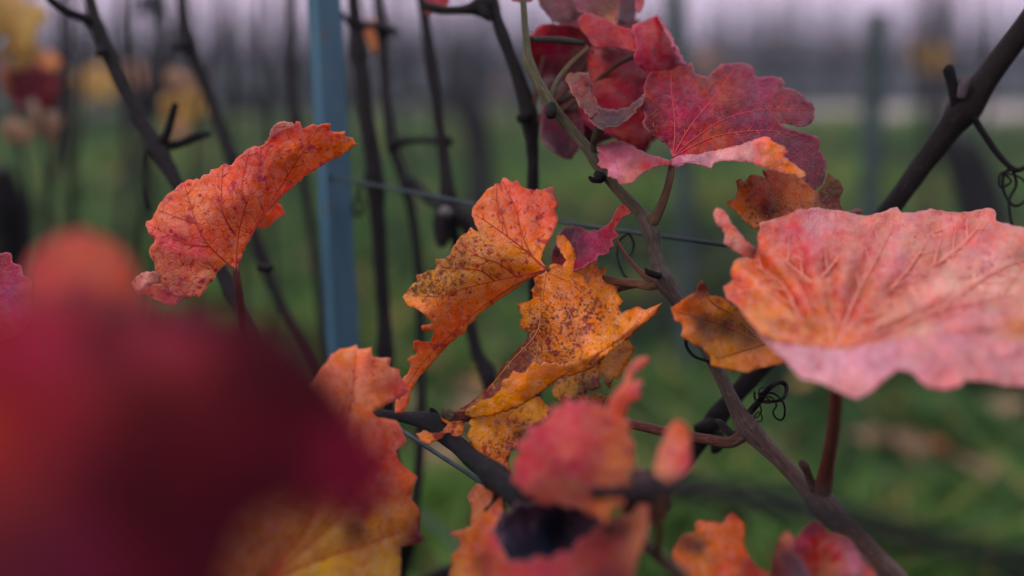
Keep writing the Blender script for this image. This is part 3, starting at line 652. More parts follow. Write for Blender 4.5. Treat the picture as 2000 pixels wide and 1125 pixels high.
# purple leaf held upright, with its pale lower edge rolled forward
leaf(vm, 'purple-red leaf with ragged upper edge and pale rolled lower rim', M_PURPLE, [
    dict(z=z7, out=[(705, 690), (690, 645), (650, 615), (610, 590), (580, 560), (570, 540), (585, 520), (575, 490), (570, 455), (580, 420), (578, 385), (590, 345), (605, 320), (630, 308), (660, 315), (690, 300), (720, 290), (760, 290), (785, 275), (793, 285), (800, 318), (830, 335), (865, 335), (890, 310), (915, 283), (945, 280), (985, 275), (1030, 280), (1055, 290), (1068, 310), (1065, 332), (1100, 340), (1150, 335), (1185, 345), (1202, 365), (1190, 385), (1225, 390), (1260, 405), (1285, 425), (1290, 440), (1318, 450), (1332, 480), (1328, 520), (1310, 545), (1290, 555), (1240, 548), (1200, 540), (1175, 545), (1220, 565), (1290, 585), (1340, 600), (1355, 625), (1352, 660), (1380, 700), (1385, 740), (1375, 780), (1360, 815), (1335, 835), (1310, 820), (1285, 790), (1240, 740), (1200, 705), (1150, 690), (1100, 680), (1000, 690), (900, 700), (800, 705), (740, 700)],
         dep=[(705, 690, .655), (600, 330, .688), (580, 540, .662), (900, 300, .705), (1000, 480, .672), (1320, 480, .69), (1200, 350, .71), (1340, 830, .64), (1100, 680, .645), (1370, 700, .66), (800, 500, .668)],
         col=[(705, 690, (190, 80, 60)), (720, 560, (176, 52, 62)), (620, 360, (140, 40, 66)), (760, 320, (158, 72, 76)), (850, 440, (166, 40, 66), .1), (1000, 320, (142, 34, 72)), (1150, 460, (150, 36, 70), .15), (1290, 500, (122, 32, 84)), (1000, 560, (140, 40, 74)), (840, 640, (188, 70, 56)), (1150, 600, (112, 30, 78)), (1350, 760, (92, 16, 60)), (600, 520, (112, 28, 64), .2), (1240, 640, (104, 28, 72))], pk=1.2, dead=.3),
    dict(z=z7, out=[(700, 700), (730, 685), (800, 680), (870, 665), (950, 650), (1000, 640), (1060, 615), (1110, 600), (1135, 605), (1140, 618), (1165, 630), (1200, 645), (1215, 670), (1195, 690), (1230, 715), (1260, 740), (1285, 755), (1290, 775), (1270, 785), (1230, 770), (1190, 765), (1150, 750), (1100, 735), (1050, 715), (990, 710), (940, 705), (890, 715), (875, 740), (840, 730), (800, 720), (770, 715), (735, 735), (700, 730)],
         dep=[(700, 700, .653), (800, 700, .640), (950, 650, .635), (1000, 705, .626), (1135, 610, .628), (1280, 775, .622), (1150, 745, .62), (870, 730, .632)],
         col=[(720, 710, (206, 120, 130)), (820, 700, (214, 150, 164)), (950, 680, (218, 146, 158)), (1050, 660, (222, 150, 150)), (1090, 640, (226, 120, 70)), (1150, 660, (226, 116, 40)), (1240, 750, (222, 120, 44)), (1130, 730, (222, 110, 70))], pk=.6, step=5, gain=(.95, .95, .95)),
    dict(z=z7, out=[(695, 705), (650, 690), (600, 680), (560, 660), (530, 640), (490, 622), (450, 620), (410, 630), (370, 645), (375, 662), (397, 670), (375, 680), (385, 708), (373, 725), (400, 740), (422, 745), (420, 775), (465, 790), (470, 810), (530, 800), (560, 775), (580, 755), (630, 735), (670, 725), (700, 728)],
         dep=[(700, 710, .653), (600, 690, .65), (450, 622, .672), (380, 660, .662), (480, 720, .634), (470, 805, .618), (600, 740, .635)],
         col=[(680, 712, (212, 116, 70)), (600, 700, (186, 84, 78)), (540, 670, (160, 74, 86)), (450, 650, (150, 66, 84)), (400, 690, (176, 96, 112)), (460, 760, (206, 140, 150)), (510, 780, (214, 120, 118)), (600, 735, (218, 116, 62))], pk=1.8, step=5, gain=(.78, .55, .6))],
    veins=(z7, 0, [[(705, 690), (715, 600), (712, 500), (700, 400), (700, 310)], [(705, 690), (800, 610), (920, 530), (1050, 490), (1180, 480), (1310, 480)], [(705, 690), (780, 560), (860, 460), (930, 370), (985, 285)], [(705, 690), (860, 610), (1000, 580), (1150, 575), (1300, 610)], [(705, 690), (660, 610), (620, 560), (585, 530)]]),
    vein_mat=plain_material('rose_vein', (176, 62, 62), .5, .2, 60), vein_w=2.6, petiole=[(1312, 322, .654, 13), (1309, 345, .652, 15), (1300, 380, .652, 17), (1289, 408, .652, 19), (1276, 432, .653, 24), (1268, 442, .654, 18)], petiole_cols=((168, 116, 82), (150, 108, 74), (110, 86, 66)), pucker=.0016)
# orange centre leaf seen from below
leaf(vm, 'salmon-orange leaf seen from its veined underside, lobes hanging left and down', M_ORANGE, [
    dict(z=z6, out=[(688, 422), (680, 405), (668, 385), (680, 350), (705, 305), (722, 270), (732, 240), (722, 215), (727, 185), (712, 152), (690, 140), (665, 133), (650, 130), (648, 137), (620, 130), (595, 120), (580, 98), (565, 107), (545, 92), (528, 88), (517, 112), (500, 110), (497, 118), (480, 125), (460, 145), (435, 175), (418, 200), (415, 225), (425, 250), (440, 287), (428, 283), (412, 270), (400, 290), (375, 302), (360, 320), (345, 345), (335, 370), (315, 385), (283, 385), (288, 412), (280, 427), (255, 426), (235, 440), (210, 443), (217, 465), (200, 475), (180, 500), (162, 525), (180, 555), (215, 570), (245, 590), (262, 610), (270, 625), (230, 632), (235, 650), (280, 645), (265, 690), (240, 690), (220, 683), (203, 688), (202, 715), (215, 732), (178, 755), (192, 770), (185, 800), (165, 825), (160, 850), (145, 880), (135, 920), (135, 950), (160, 950), (180, 920), (190, 880), (205, 845), (225, 815), (260, 780), (300, 730), (340, 690), (372, 658), (382, 668), (395, 640), (440, 590), (480, 560), (520, 530), (560, 505), (600, 475), (640, 450), (668, 438)],
         dep=[(688, 422, .652), (528, 95, .668), (720, 240, .672), (430, 215, .654), (340, 360, .645), (165, 525, .636), (280, 640, .640), (150, 930, .628), (300, 720, .668), (480, 555, .672), (600, 470, .664), (500, 400, .648), (330, 520, .640), (620, 250, .662)],
         col=[(560, 130, (228, 92, 82)), (680, 200, (232, 98, 88)), (450, 200, (228, 96, 80)), (600, 260, (230, 108, 76)), (500, 280, (222, 112, 76)), (640, 380, (224, 112, 44)), (560, 400, (220, 122, 66)), (460, 330, (206, 122, 78), .5), (380, 380, (184, 98, 60), .6), (320, 400, (168, 92, 62), .55), (260, 460, (186, 110, 48), .9), (230, 500, (196, 116, 44), 1.0), (320, 470, (204, 122, 62), .6), (420, 440, (220, 132, 82), .2), (200, 550, (222, 118, 76), .1), (300, 590, (214, 104, 58), .25), (480, 530, (218, 106, 44)), (350, 620, (212, 94, 46), .15), (250, 740, (214, 92, 52)), (160, 900, (222, 98, 70)), (230, 670, (196, 50, 44), .2)]),
    dict(z=z6, out=[(660, 140), (680, 128), (712, 118), (722, 140), (716, 152), (728, 170), (735, 162), (728, 200), (700, 190)], dep=[(660, 140, .674), (715, 120, .686), (730, 190, .684)], col=[(700, 140, (196, 100, 112)), (725, 180, (190, 84, 96))], step=5)],
    veins=(z6, 0, [[(685, 420), (600, 345), (520, 285), (470, 250), (425, 222)], [(680, 418), (640, 380), (600, 300), (575, 200), (550, 150), (528, 100)], [(678, 410), (670, 340), (665, 240), (655, 145)], [(688, 424), (600, 445), (520, 462), (400, 490), (300, 520), (200, 520)], [(575, 448), (510, 400), (440, 375), (365, 325)], [(500, 466), (450, 430), (390, 420), (300, 415)], [(660, 440), (560, 490), (440, 572), (330, 670), (240, 760), (170, 860)], [(545, 300), (530, 240), (510, 180), (505, 125)]]),
    vein_mat=VEIN, vein_w=2.8, petiole=[(1066, 525, .652, 14), (1100, 532, .662, 14), (1150, 540, .668, 14), (1195, 547, .662, 15), (1240, 553, .656, 17), (1268, 557, .652, 22), (1292, 548, .65, 24)], petiole_cols=((178, 120, 80), (160, 104, 72), (120, 84, 64)), pucker=.0011)
# orange leaf hanging from the same node, densely speckled
leaf(vm, 'amber leaf densely speckled with dark red, its lower edge folded forward', M_SPECK, [
    dict(z=z6, out=[(640, 455), (648, 480), (632, 500), (640, 530), (628, 540), (600, 545), (578, 548), (590, 580), (602, 600), (588, 630), (610, 650), (632, 655), (610, 690), (580, 720), (555, 750), (525, 780), (510, 805), (490, 840), (455, 870), (420, 905), (385, 930), (345, 948), (400, 950), (450, 930), (520, 890), (560, 860), (640, 820), (740, 810), (860, 770), (960, 700), (1020, 640), (1112, 546), (1080, 560), (1052, 573), (1022, 560), (985, 573), (965, 585), (953, 560), (970, 540), (948, 510), (952, 465), (930, 460), (903, 450), (907, 415), (880, 425), (872, 373), (842, 390), (825, 380), (800, 382), (790, 350), (775, 322), (750, 296), (727, 300), (725, 330), (740, 360), (762, 390), (745, 412), (720, 402), (700, 408), (690, 432), (660, 445)],
         dep=[(680, 435, .652), (750, 300, .668), (900, 430, .668), (1105, 550, .650), (960, 560, .660), (590, 550, .664), (610, 640, .660), (800, 560, .648), (800, 700, .640), (520, 790, .652), (360, 945, .645), (700, 800, .648), (940, 680, .640)],
         col=[(750, 340, (214, 112, 40)), (700, 440, (210, 106, 46), .25), (820, 430, (222, 118, 52), .2), (920, 480, (222, 110, 60), .25), (650, 520, (206, 104, 32), .3), (760, 560, (214, 112, 46), .5), (880, 580, (214, 106, 58), .5), (600, 590, (206, 110, 34), .2), (660, 640, (148, 66, 30), .8), (600, 740, (112, 48, 26), .9), (540, 800, (96, 46, 30), .8), (480, 860, (112, 66, 46), .7), (400, 935, (126, 60, 52), .5), (760, 680, (204, 102, 40), .65), (860, 690, (216, 116, 40), .3), (960, 640, (220, 128, 66), .1), (1060, 590, (218, 112, 84)), (700, 740, (168, 80, 32), .6)]),
    dict(z=z6, out=[(395, 935), (430, 920), (455, 903), (490, 893), (505, 880), (520, 865), (524, 845), (530, 828), (552, 822), (560, 806), (568, 795), (590, 803), (612, 800), (625, 780), (642, 762), (665, 775), (682, 764), (700, 770), (722, 766), (735, 776), (762, 768), (800, 762), (860, 738), (905, 712), (955, 675), (1005, 632), (1060, 595), (1105, 553), (1088, 590), (1052, 620), (1012, 650), (985, 682), (950, 700), (900, 745), (860, 785), (820, 800), (780, 812), (740, 822), (700, 850), (660, 880), (620, 907), (590, 925), (540, 945), (480, 960), (420, 970), (388, 958)],
         dep=[(400, 945, .642), (520, 860, .628), (640, 765, .624), (760, 768, .628), (900, 715, .634), (1100, 556, .648), (900, 745, .638), (700, 848, .634), (540, 945, .632), (600, 860, .622)],
         col=[(430, 945, (196, 116, 56)), (520, 910, (212, 122, 48)), (600, 850, (220, 124, 50)), (700, 800, (224, 126, 56)), (800, 785, (224, 124, 60), .1), (900, 725, (220, 122, 52)), (1020, 630, (220, 124, 72)), (1080, 580, (206, 100, 72))], pk=.7, step=5)],
    veins=(z6, 0, [[(685, 430), (740, 520), (790, 620), (820, 720), (830, 770)], [(685, 430), (790, 480), (880, 560), (960, 620)], [(685, 430), (670, 560), (650, 660), (560, 760), (470, 870)], [(690, 425), (740, 400), (755, 340), (748, 305)]]),
    vein_mat=VEIN_PALE, vein_w=2.2, secondaries=True, pucker=.0016,
    petiole=[(1066, 528, .653, 12), (1110, 540, .672, 12), (1170, 548, .67, 12), (1240, 556, .658, 14), (1285, 555, .651, 16)], petiole_cols=((178, 120, 80), (120, 84, 64)))
# nibbled yellow leaf behind
leaf(vm, 'nibbled golden leaf hidden behind the speckled amber leaf', M_SPECK, [
    dict(z=z6, out=[(930, 690), (985, 678), (1000, 700), (1013, 708), (1000, 740), (985, 780), (965, 802), (950, 826), (937, 820), (922, 862), (908, 852), (897, 818), (885, 798), (880, 830), (890, 855), (860, 868), (838, 862), (835, 880), (815, 902), (800, 893), (780, 905), (740, 910), (715, 890), (708, 860), (716, 830), (780, 795), (860, 760)],
         dep=[(985, 690, .672), (940, 820, .668), (740, 900, .676), (860, 800, .680)], col=[(960, 740, (206, 130, 46), .15), (930, 800, (214, 134, 48)), (860, 800, (196, 116, 36), .3), (780, 860, (200, 126, 36), .35), (840, 860, (120, 60, 24), .8), (900, 840, (140, 70, 34), .6)]),
    dict(z=z6, out=[(800, 905), (830, 885), (870, 875), (905, 890), (925, 885), (935, 920), (900, 960), (840, 960), (805, 935)], dep=[(800, 905, .676), (930, 900, .674), (860, 960, .668)], col=[(850, 900, (188, 110, 34), .4), (900, 920, (150, 80, 30), .6)])], step=6, jit=1.6, pucker=.0014,
    petiole=[(1170, 710, .68, 8), (1150, 640, .69, 8), (1180, 580, .675, 9), (1240, 557, .66, 12), (1285, 553, .652, 14)])
# lower orange leaf on the long red petiole
leaf(vm, 'tattered amber leaf on the long red petiole, hanging below it', M_SPECK, [
    dict(z=z6, out=[(420, 958), (520, 940), (620, 900), (662, 888), (690, 920), (708, 935), (690, 948), (700, 975), (640, 990), (615, 1010), (590, 1055), (600, 1075), (560, 1092), (548, 1130), (560, 1170), (510, 1160), (480, 1128), (440, 1095), (408, 1060), (398, 1025), (415, 1000), (402, 985)],
         dep=[(420, 960, .645), (690, 930, .655), (600, 1060, .648), (500, 1140, .64), (400, 1030, .64)], col=[(460, 970, (204, 122, 46)), (640, 930, (212, 122, 36)), (450, 1030, (206, 120, 38), .25), (540, 1010, (206, 116, 40), .3), (560, 1080, (176, 70, 30), .7), (480, 1100, (196, 92, 34), .4), (590, 1040, (120, 52, 30), .8)]),
    dict(z=z6, out=[(300, 965), (350, 955), (392, 968), (388, 1005), (380, 1030), (355, 1036), (332, 1022), (292, 1047), (255, 1066), (225, 1050), (210, 1025), (238, 1013), (270, 1025), (310, 1018), (325, 990)], dep=[(390, 980, .643), (215, 1030, .63), (300, 1040, .632)], col=[(360, 990, (196, 96, 42), .4), (300, 1035, (180, 70, 44), .5), (230, 1035, (206, 106, 66), .2)], jit=1.6)],
    step=6, pucker=.0014, petiole=[(872, 816, .642, 22), (930, 813, .648, 21), (1010, 812, .655, 20), (1090, 813, .658, 19), (1200, 823, .655, 19), (1300, 843, .65, 20), (1380, 858, .645, 21), (1425, 864, .642, 24), (1450, 850, .64, 26)], petiole_cols=((120, 58, 60), (136, 60, 56), (140, 72, 58), (110, 74, 60)))
# small curled crimson leaf
leaf(vm, 'small curled wine-red leaf twisting up to a pointed orange tip', M_PURPLE, [
    dict(z=z7, out=[(176, 1165), (172, 1120), (185, 1075), (205, 1030), (230, 1000), (262, 992), (300, 998), (340, 1015), (385, 1010), (420, 988), (440, 960), (455, 930), (470, 905), (500, 890), (542, 892), (558, 910), (592, 915), (560, 928), (520, 938), (490, 955), (470, 975), (452, 1012), (470, 1038), (440, 1058), (448, 1085), (428, 1090), (425, 1112), (400, 1122), (385, 1120), (370, 1145), (330, 1165), (300, 1185), (250, 1200), (200, 1200)],
         dep=[(180, 1120, .668), (262, 992, .69), (340, 1030, .672), (440, 960, .672), (590, 915, .66), (470, 1038, .664), (380, 1120, .652), (230, 1190, .66)],
         col=[(200, 1080, (110, 30, 62)), (260, 1010, (92, 34, 56)), (300, 1080, (112, 40, 70)), (360, 1040, (150, 60, 84)), (400, 1080, (176, 54, 66)), (430, 1060, (186, 56, 66)), (440, 980, (176, 60, 78)), (480, 920, (170, 66, 60)), (530, 910, (196, 80, 40), .3), (210, 1160, (150, 24, 56))])],
    step=5, pucker=.0018, petiole=[(1205, 470, .664, 7), (1222, 498, .66, 8), (1244, 525, .655, 10), (1268, 545, .651, 15), (1288, 556, .65, 18)], petiole_cols=((170, 76, 62), (140, 84, 62), (90, 62, 54)))
# orange leaf with a torn slit behind the purple one
leaf(vm, 'orange leaf with a torn slit and brown corner below the purple leaf', M_SPECK, [
    dict(z=z7, out=[(935, 885), (985, 870), (990, 830), (983, 797), (1003, 783), (1020, 800), (1058, 765), (1092, 775), (1130, 802), (1127, 835), (1108, 875), (1103, 912), (1112, 935), (1122, 900), (1140, 868), (1128, 800), (1100, 748), (1160, 745), (1250, 770), (1310, 815), (1345, 845), (1378, 805), (1390, 755), (1402, 770), (1440, 795), (1457, 830), (1440, 870), (1447, 910), (1470, 960), (1400, 985), (1300, 1000), (1200, 1010), (1110, 990), (1075, 1007), (1050, 1000), (1010, 960), (985, 930), (958, 908)],
         dep=[(940, 885, .674), (1060, 770, .682), (1180, 760, .690), (1440, 800, .684), (1075, 1000, .664), (1300, 980, .668), (1450, 950, .676)],
         col=[(1000, 880, (206, 96, 30), .2), (1060, 800, (190, 84, 34), .3), (1080, 860, (176, 62, 36), .2), (1060, 960, (170, 84, 40), .6), (1130, 920, (90, 40, 36), .5), (1180, 800, (196, 84, 24)), (1240, 850, (204, 92, 26), .15), (1220, 920, (196, 84, 40), .2), (1310, 850, (206, 104, 30)), (1370, 860, (110, 62, 32), .9), (1420, 840, (96, 60, 36), .9), (1400, 910, (130, 60, 40), .6)], gain=(1.35, 1.6, 1.0)),
    dict(z=z7, out=[(1480, 925), (1510, 915), (1535, 920), (1545, 935), (1500, 950)], dep=[(1480, 925, .68), (1540, 930, .67), (1500, 950, .672)], col=[(1510, 930, (110, 24, 60))])],
    step=6, jit=1.5, pucker=.0015, petiole=[(1545, 440, .675, 10), (1500, 540, .70, 10), (1450, 630, .685, 10), (1405, 716, .65, 13)])
# the big waxy leaf at the right
leaf(vm, 'broad waxy pink and apricot leaf with a pale drooping front rim', M_PINK, [
    dict(z=z8, out=[(580, 172), (620, 165), (690, 145), (740, 120), (800, 114), (860, 122), (930, 130), (1000, 147), (1060, 135), (1100, 118), (1130, 112), (1150, 135), (1200, 135), (1260, 118), (1320, 130), (1380, 135), (1440, 125), (1500, 116), (1520, 125), (1527, 168), (1600, 188), (1640, 196), (1760, 250), (1850, 330), (1900, 450), (1860, 600), (1780, 690), (1640, 665), (1500, 640), (1300, 632), (1100, 662), (950, 690), (850, 695), (750, 685), (650, 655), (580, 615), (545, 575), (520, 545), (490, 505), (445, 472), (434, 430), (472, 405), (464, 370), (475, 330), (510, 315), (560, 322), (575, 270), (570, 235), (585, 200)],
         dep=[(585, 180, .612), (800, 118, .632), (1130, 116, .635), (1510, 120, .628), (1860, 400, .585), (440, 440, .588), (545, 575, .553), (850, 690, .535), (1100, 660, .530), (1500, 635, .525), (1780, 690, .53), (900, 400, .578), (1200, 330, .592), (1400, 480, .558), (700, 300, .594)],
         col=[(480, 400, (216, 104, 50)), (600, 240, (208, 80, 56)), (700, 200, (196, 72, 74), .1), (820, 160, (206, 130, 140)), (560, 480, (216, 112, 36)), (700, 380, (210, 98, 36)), (640, 560, (216, 122, 30)), (820, 560, (206, 112, 28), .2), (900, 620, (212, 104, 40)), (850, 330, (204, 86, 70), .15), (980, 280, (206, 104, 96)), (1000, 480, (210, 100, 76)), (1150, 180, (212, 124, 120)), (1150, 400, (210, 116, 112)), (1300, 280, (212, 124, 118)), (1300, 520, (214, 126, 118)), (1300, 610, (212, 138, 140)), (1100, 640, (212, 134, 136)), (1500, 610, (210, 136, 140)), (1450, 200, (210, 104, 92)), (1500, 400, (224, 164, 166)), (1350, 430, (226, 166, 166)), (1150, 300, (214, 134, 134)), (1250, 340, (200, 100, 90)), (1600, 600, (206, 110, 70)), (1750, 400, (212, 120, 110))], pk=2.6, ripple=(880, 700, .0042, 17)),
    dict(z=z8, out=[(545, 568), (580, 598), (650, 638), (750, 668), (850, 680), (950, 676), (1100, 650), (1300, 620), (1500, 630), (1640, 655), (1780, 690), (1800, 790), (1720, 820), (1636, 830), (1560, 830), (1500, 812), (1440, 805), (1400, 803), (1370, 828), (1310, 842), (1250, 827), (1212, 800), (1180, 768), (1130, 763), (1090, 790), (1060, 815), (1020, 855), (970, 877), (930, 865), (890, 845), (840, 820), (790, 805), (750, 800), (710, 760), (690, 728), (640, 690), (600, 650), (570, 610)],
         dep=[(545, 568, .548), (850, 684, .527), (1100, 655, .521), (1500, 632, .516), (1780, 690, .521), (970, 870, .500), (1300, 838, .495), (1640, 828, .50), (720, 760, .52), (1100, 760, .505)],
         col=[(600, 630, (206, 140, 150)), (720, 720, (214, 150, 164)), (850, 750, (216, 152, 164)), (970, 830, (216, 140, 146)), (1000, 720, (212, 144, 156)), (1150, 720, (210, 138, 148)), (1300, 700, (208, 132, 140)), (1310, 820, (220, 124, 124)), (1450, 740, (206, 130, 138)), (1600, 760, (216, 140, 146)), (1750, 750, (212, 136, 140))], pk=2.4, gain=(.95, .85, .82)),
    dict(z=z8, out=[(395, 137), (405, 115), (422, 118), (442, 132), (465, 170), (500, 215), (530, 250), (578, 285), (590, 320), (560, 326), (520, 312), (480, 288), (437, 256), (442, 215), (410, 180)],
         dep=[(400, 125, .598), (500, 215, .600), (580, 300, .606), (440, 250, .594)], col=[(420, 150, (216, 124, 104)), (470, 210, (212, 110, 84)), (470, 265, (212, 140, 146)), (540, 290, (206, 96, 76))], step=5)],
    veins=(z8, 0, [[(880, 690), (960, 560), (1100, 440), (1300, 330), (1500, 260)], [(880, 690), (850, 560), (800, 420), (760, 300), (740, 180)], [(890, 690), (1100, 600), (1300, 520), (1550, 470), (1750, 450)], [(870, 690), (750, 590), (650, 500), (520, 430)], [(880, 690), (950, 500), (1040, 330), (1120, 180)], [(1100, 440), (1180, 350), (1250, 240), (1290, 150)], [(1300, 520), (1420, 430), (1560, 350), (1700, 300)], [(1300, 330), (1400, 250), (1480, 150)], [(960, 560), (1130, 520), (1300, 440), (1480, 380)], [(800, 420), (880, 330), (930, 240), (960, 160)], [(800, 420), (700, 340), (620, 230)], [(750, 590), (680, 430), (560, 340)]]),
    vein_mat=plain_material('pink_vein', (206, 122, 104), .45, .15, 60), vein_w=5.5, step=7, pucker=.0019, bulge=28.0, bulge_h=2.6,
    petiole=[(1630, 705, .536, 22), (1632, 765, .545, 23), (1627, 840, .57, 25), (1617, 900, .592, 28), (1608, 950, .61, 36), (1600, 975, .614, 40)], petiole_cols=((176, 84, 66), (150, 62, 60), (140, 66, 60), (96, 74, 58)))
# brown and orange leaf tucked behind it
leaf(vm, 'burnt-orange leaf with a dark brown centre tucked behind the pink one', M_SPECK, [
    dict(z=z8, out=[(228, 512), (262, 492), (290, 468), (325, 450), (335, 420), (350, 403), (372, 430), (378, 462), (430, 472), (455, 490), (520, 540), (600, 600), (700, 660), (700, 735), (640, 742), (590, 752), (540, 772), (510, 770), (440, 756), (385, 740), (382, 706), (350, 670), (320, 662), (265, 622), (272, 582), (240, 560)],
         dep=[(230, 515, .606), (350, 410, .620), (560, 560, .622), (700, 735, .60), (520, 770, .598), (300, 640, .60), (420, 600, .616)],
         col=[(250, 520, (212, 104, 40)), (300, 490, (180, 78, 20)), (350, 430, (96, 30, 26), .3), (400, 500, (206, 100, 16)), (350, 580, (70, 32, 20), .3), (450, 590, (62, 28, 18), .3), (540, 610, (84, 40, 20), .2), (300, 610, (204, 100, 40)), (420, 690, (204, 110, 34)), (520, 740, (196, 96, 46)), (640, 720, (206, 104, 60))])],
    veins=(z8, 0, [[(600, 660), (480, 600), (360, 560), (250, 530)], [(600, 660), (500, 560), (400, 500), (350, 440)], [(600, 660), (500, 690), (400, 720)]]), vein_mat=VEIN_DARK, step=7, pucker=.0018,
    petiole=[(1493, 672, .618, 10), (1460, 660, .632, 10), (1430, 680, .645, 11), (1400, 714, .65, 13)])
# ---- crimson leaves in the upper middle: a neighbouring shoot a little farther back
z3 = Z(1000, 0, 2.25)
vr = empty('grapevine', (.05, .86, 0), 'grapevine with a slender dark cane and a crimson leaf cluster at its top', 'grapevine')
hv = (.05, .85, .60); trunk(vr, .05, .86, hv)
cane('cane', [(940, -70, .77, 24), (962, 10, .765, 27), (986, 80, .76, 28), (1012, 150, .757, 29), (1034, 225, .755, 36), (1040, 300, .757, 27), (1041, 370, .76, 27), (1043, 560, .78, 28), (1046, 760, .80, 30), (1060, 950, .82, 30)],
     [(58, 44, 44), (46, 38, 40), (40, 36, 40), (44, 38, 42)], BARK, vr, tail=tail_to(P(1060, 950, .82), hv, .005, .009), nodes=(1, 4), ws=.85)
cane('lateral', [(962, 12, .765, 34), (938, 14, .765, 38), (915, 18, .765, 20), (880, 20, .77, 16), (850, 17, .775, 17), (826, 6, .78, 14), (815, -30, .785, 12)], [(40, 32, 34), (50, 40, 40)], BARK, vr, segs=10)
cane('bud', [(940, 14, .762, 20), (950, 30, .758, 18), (956, 40, .757, 6)], [(30, 26, 30), (24, 22, 26)], BARK, vr, segs=8, n=5)
cane('bud', [(1030, 225, .75, 24), (1018, 232, .748, 20), (1010, 226, .748, 6)], [(30, 26, 30), (24, 22, 26)], BARK, vr, segs=8, n=5)
leaf(vr, 'bright crimson leaf standing on edge with a pale curled rim', M_RED, [
    dict(z=z3, out=[(528, 112), (555, 98), (575, 92), (600, 80), (632, 68), (634, 60), (650, 75), (662, 95), (690, 140), (720, 200), (745, 250), (768, 288), (735, 300), (700, 310), (690, 330), (640, 345), (600, 345), (575, 305), (545, 280), (535, 255), (545, 210), (538, 170)],
         dep=[(530, 115, .695), (635, 65, .712), (765, 285, .702), (600, 340, .688), (620, 200, .690)], col=[(560, 130, (206, 52, 50)), (620, 100, (214, 60, 52)), (570, 200, (196, 36, 52)), (640, 200, (190, 34, 56)), (690, 200, (176, 40, 66)), (600, 290, (186, 26, 50)), (700, 280, (150, 36, 70)), (745, 270, (186, 110, 136))]),
    dict(z=z3, out=[(632, 62), (650, 75), (672, 105), (700, 150), (722, 200), (750, 250), (768, 290), (750, 285), (728, 255), (712, 215), (690, 165), (660, 110)], dep=[(635, 65, .710), (700, 150, .698), (768, 288, .699), (690, 165, .692)], col=[(660, 95, (196, 130, 150)), (730, 230, (206, 150, 166))], step=4, jit=1.4)],
    step=6, pucker=.002, petiole=[(1262, 100, .692, 10), (1200, 130, .715, 10), (1120, 200, .74, 11), (1042, 240, .755, 14)])
leaf(vr, 'crimson leaf folded into a horizontal band beside the upright one', M_RED, [
    dict(z=z3, out=[(288, 92), (300, 72), (322, 58), (350, 65), (382, 76), (440, 100), (500, 125), (532, 130), (545, 170), (545, 232), (500, 215), (430, 205), (370, 212), (345, 190), (330, 160), (300, 130)], dep=[(300, 80, .715), (540, 130, .70), (540, 225, .692), (350, 200, .70)],
         col=[(320, 90, (186, 24, 52)), (400, 140, (190, 20, 62)), (480, 170, (196, 26, 66)), (520, 200, (206, 70, 66)), (440, 195, (170, 20, 50))])], step=7, pucker=.002, petiole=[(1150, 92, .70, 10), (1110, 130, .70, 11), (1085, 165, .69, 11), (1074, 195, .682, 12)], petiole_cols=((150, 106, 76), (130, 110, 70), (100, 96, 60)))
leaf(vr, 'large scarlet leaf hanging behind the wet curled one', M_RED, [
    dict(z=z3, out=[(345, 205), (430, 205), (545, 228), (560, 280), (600, 330), (640, 400), (640, 560), (612, 590), (600, 640), (560, 655), (500, 640), (440, 600), (400, 585), (350, 570), (310, 540), (295, 480), (320, 400), (345, 340), (330, 260)], dep=[(345, 210, .735), (560, 250, .728), (620, 560, .715), (300, 500, .735), (450, 620, .72), (430, 400, .718)],
         col=[(370, 260, (214, 84, 70)), (390, 330, (214, 74, 64)), (440, 400, (196, 44, 56)), (500, 300, (176, 34, 50)), (540, 440, (166, 34, 60)), (420, 250, (110, 40, 30), .3), (500, 250, (120, 20, 40)), (480, 560, (176, 34, 60)), (560, 620, (150, 30, 60)), (340, 520, (160, 40, 66)), (400, 470, (190, 44, 56))])], step=8, pucker=.002, petiole=[(1160, 100, .733, 10), (1110, 170, .745, 10), (1045, 240, .755, 12)])
leaf(vr, 'deep maroon leaf with a scarlet top, drooping behind the green-brown shoot', M_RED, [
    dict(z=z3, out=[(75, 160), (105, 125), (135, 105), (180, 100), (260, 112), (330, 130), (350, 180), (345, 250), (355, 330), (320, 400), (300, 480), (318, 570), (300, 640), (262, 702), (215, 690), (160, 650), (120, 600), (130, 500), (150, 420), (110, 340), (70, 300), (65, 220)], dep=[(75, 160, .75), (340, 150, .745), (350, 300, .745), (70, 300, .76), (260, 700, .73), (130, 600, .735), (200, 400, .755)],
         col=[(130, 130, (190, 40, 44)), (220, 140, (176, 44, 40)), (300, 170, (150, 50, 50)), (120, 210, (150, 24, 50)), (220, 220, (130, 24, 48)), (200, 300, (70, 16, 32)), (120, 280, (76, 20, 36)), (300, 280, (46, 14, 20)), (240, 420, (62, 20, 34)), (170, 520, (96, 46, 66)), (260, 560, (100, 44, 64)), (220, 650, (66, 40, 58)), (180, 600, (74, 46, 64))])], step=8, pucker=.002, petiole=[(1062, 110, .748, 9), (1050, 170, .752, 10), (1038, 225, .755, 12)])
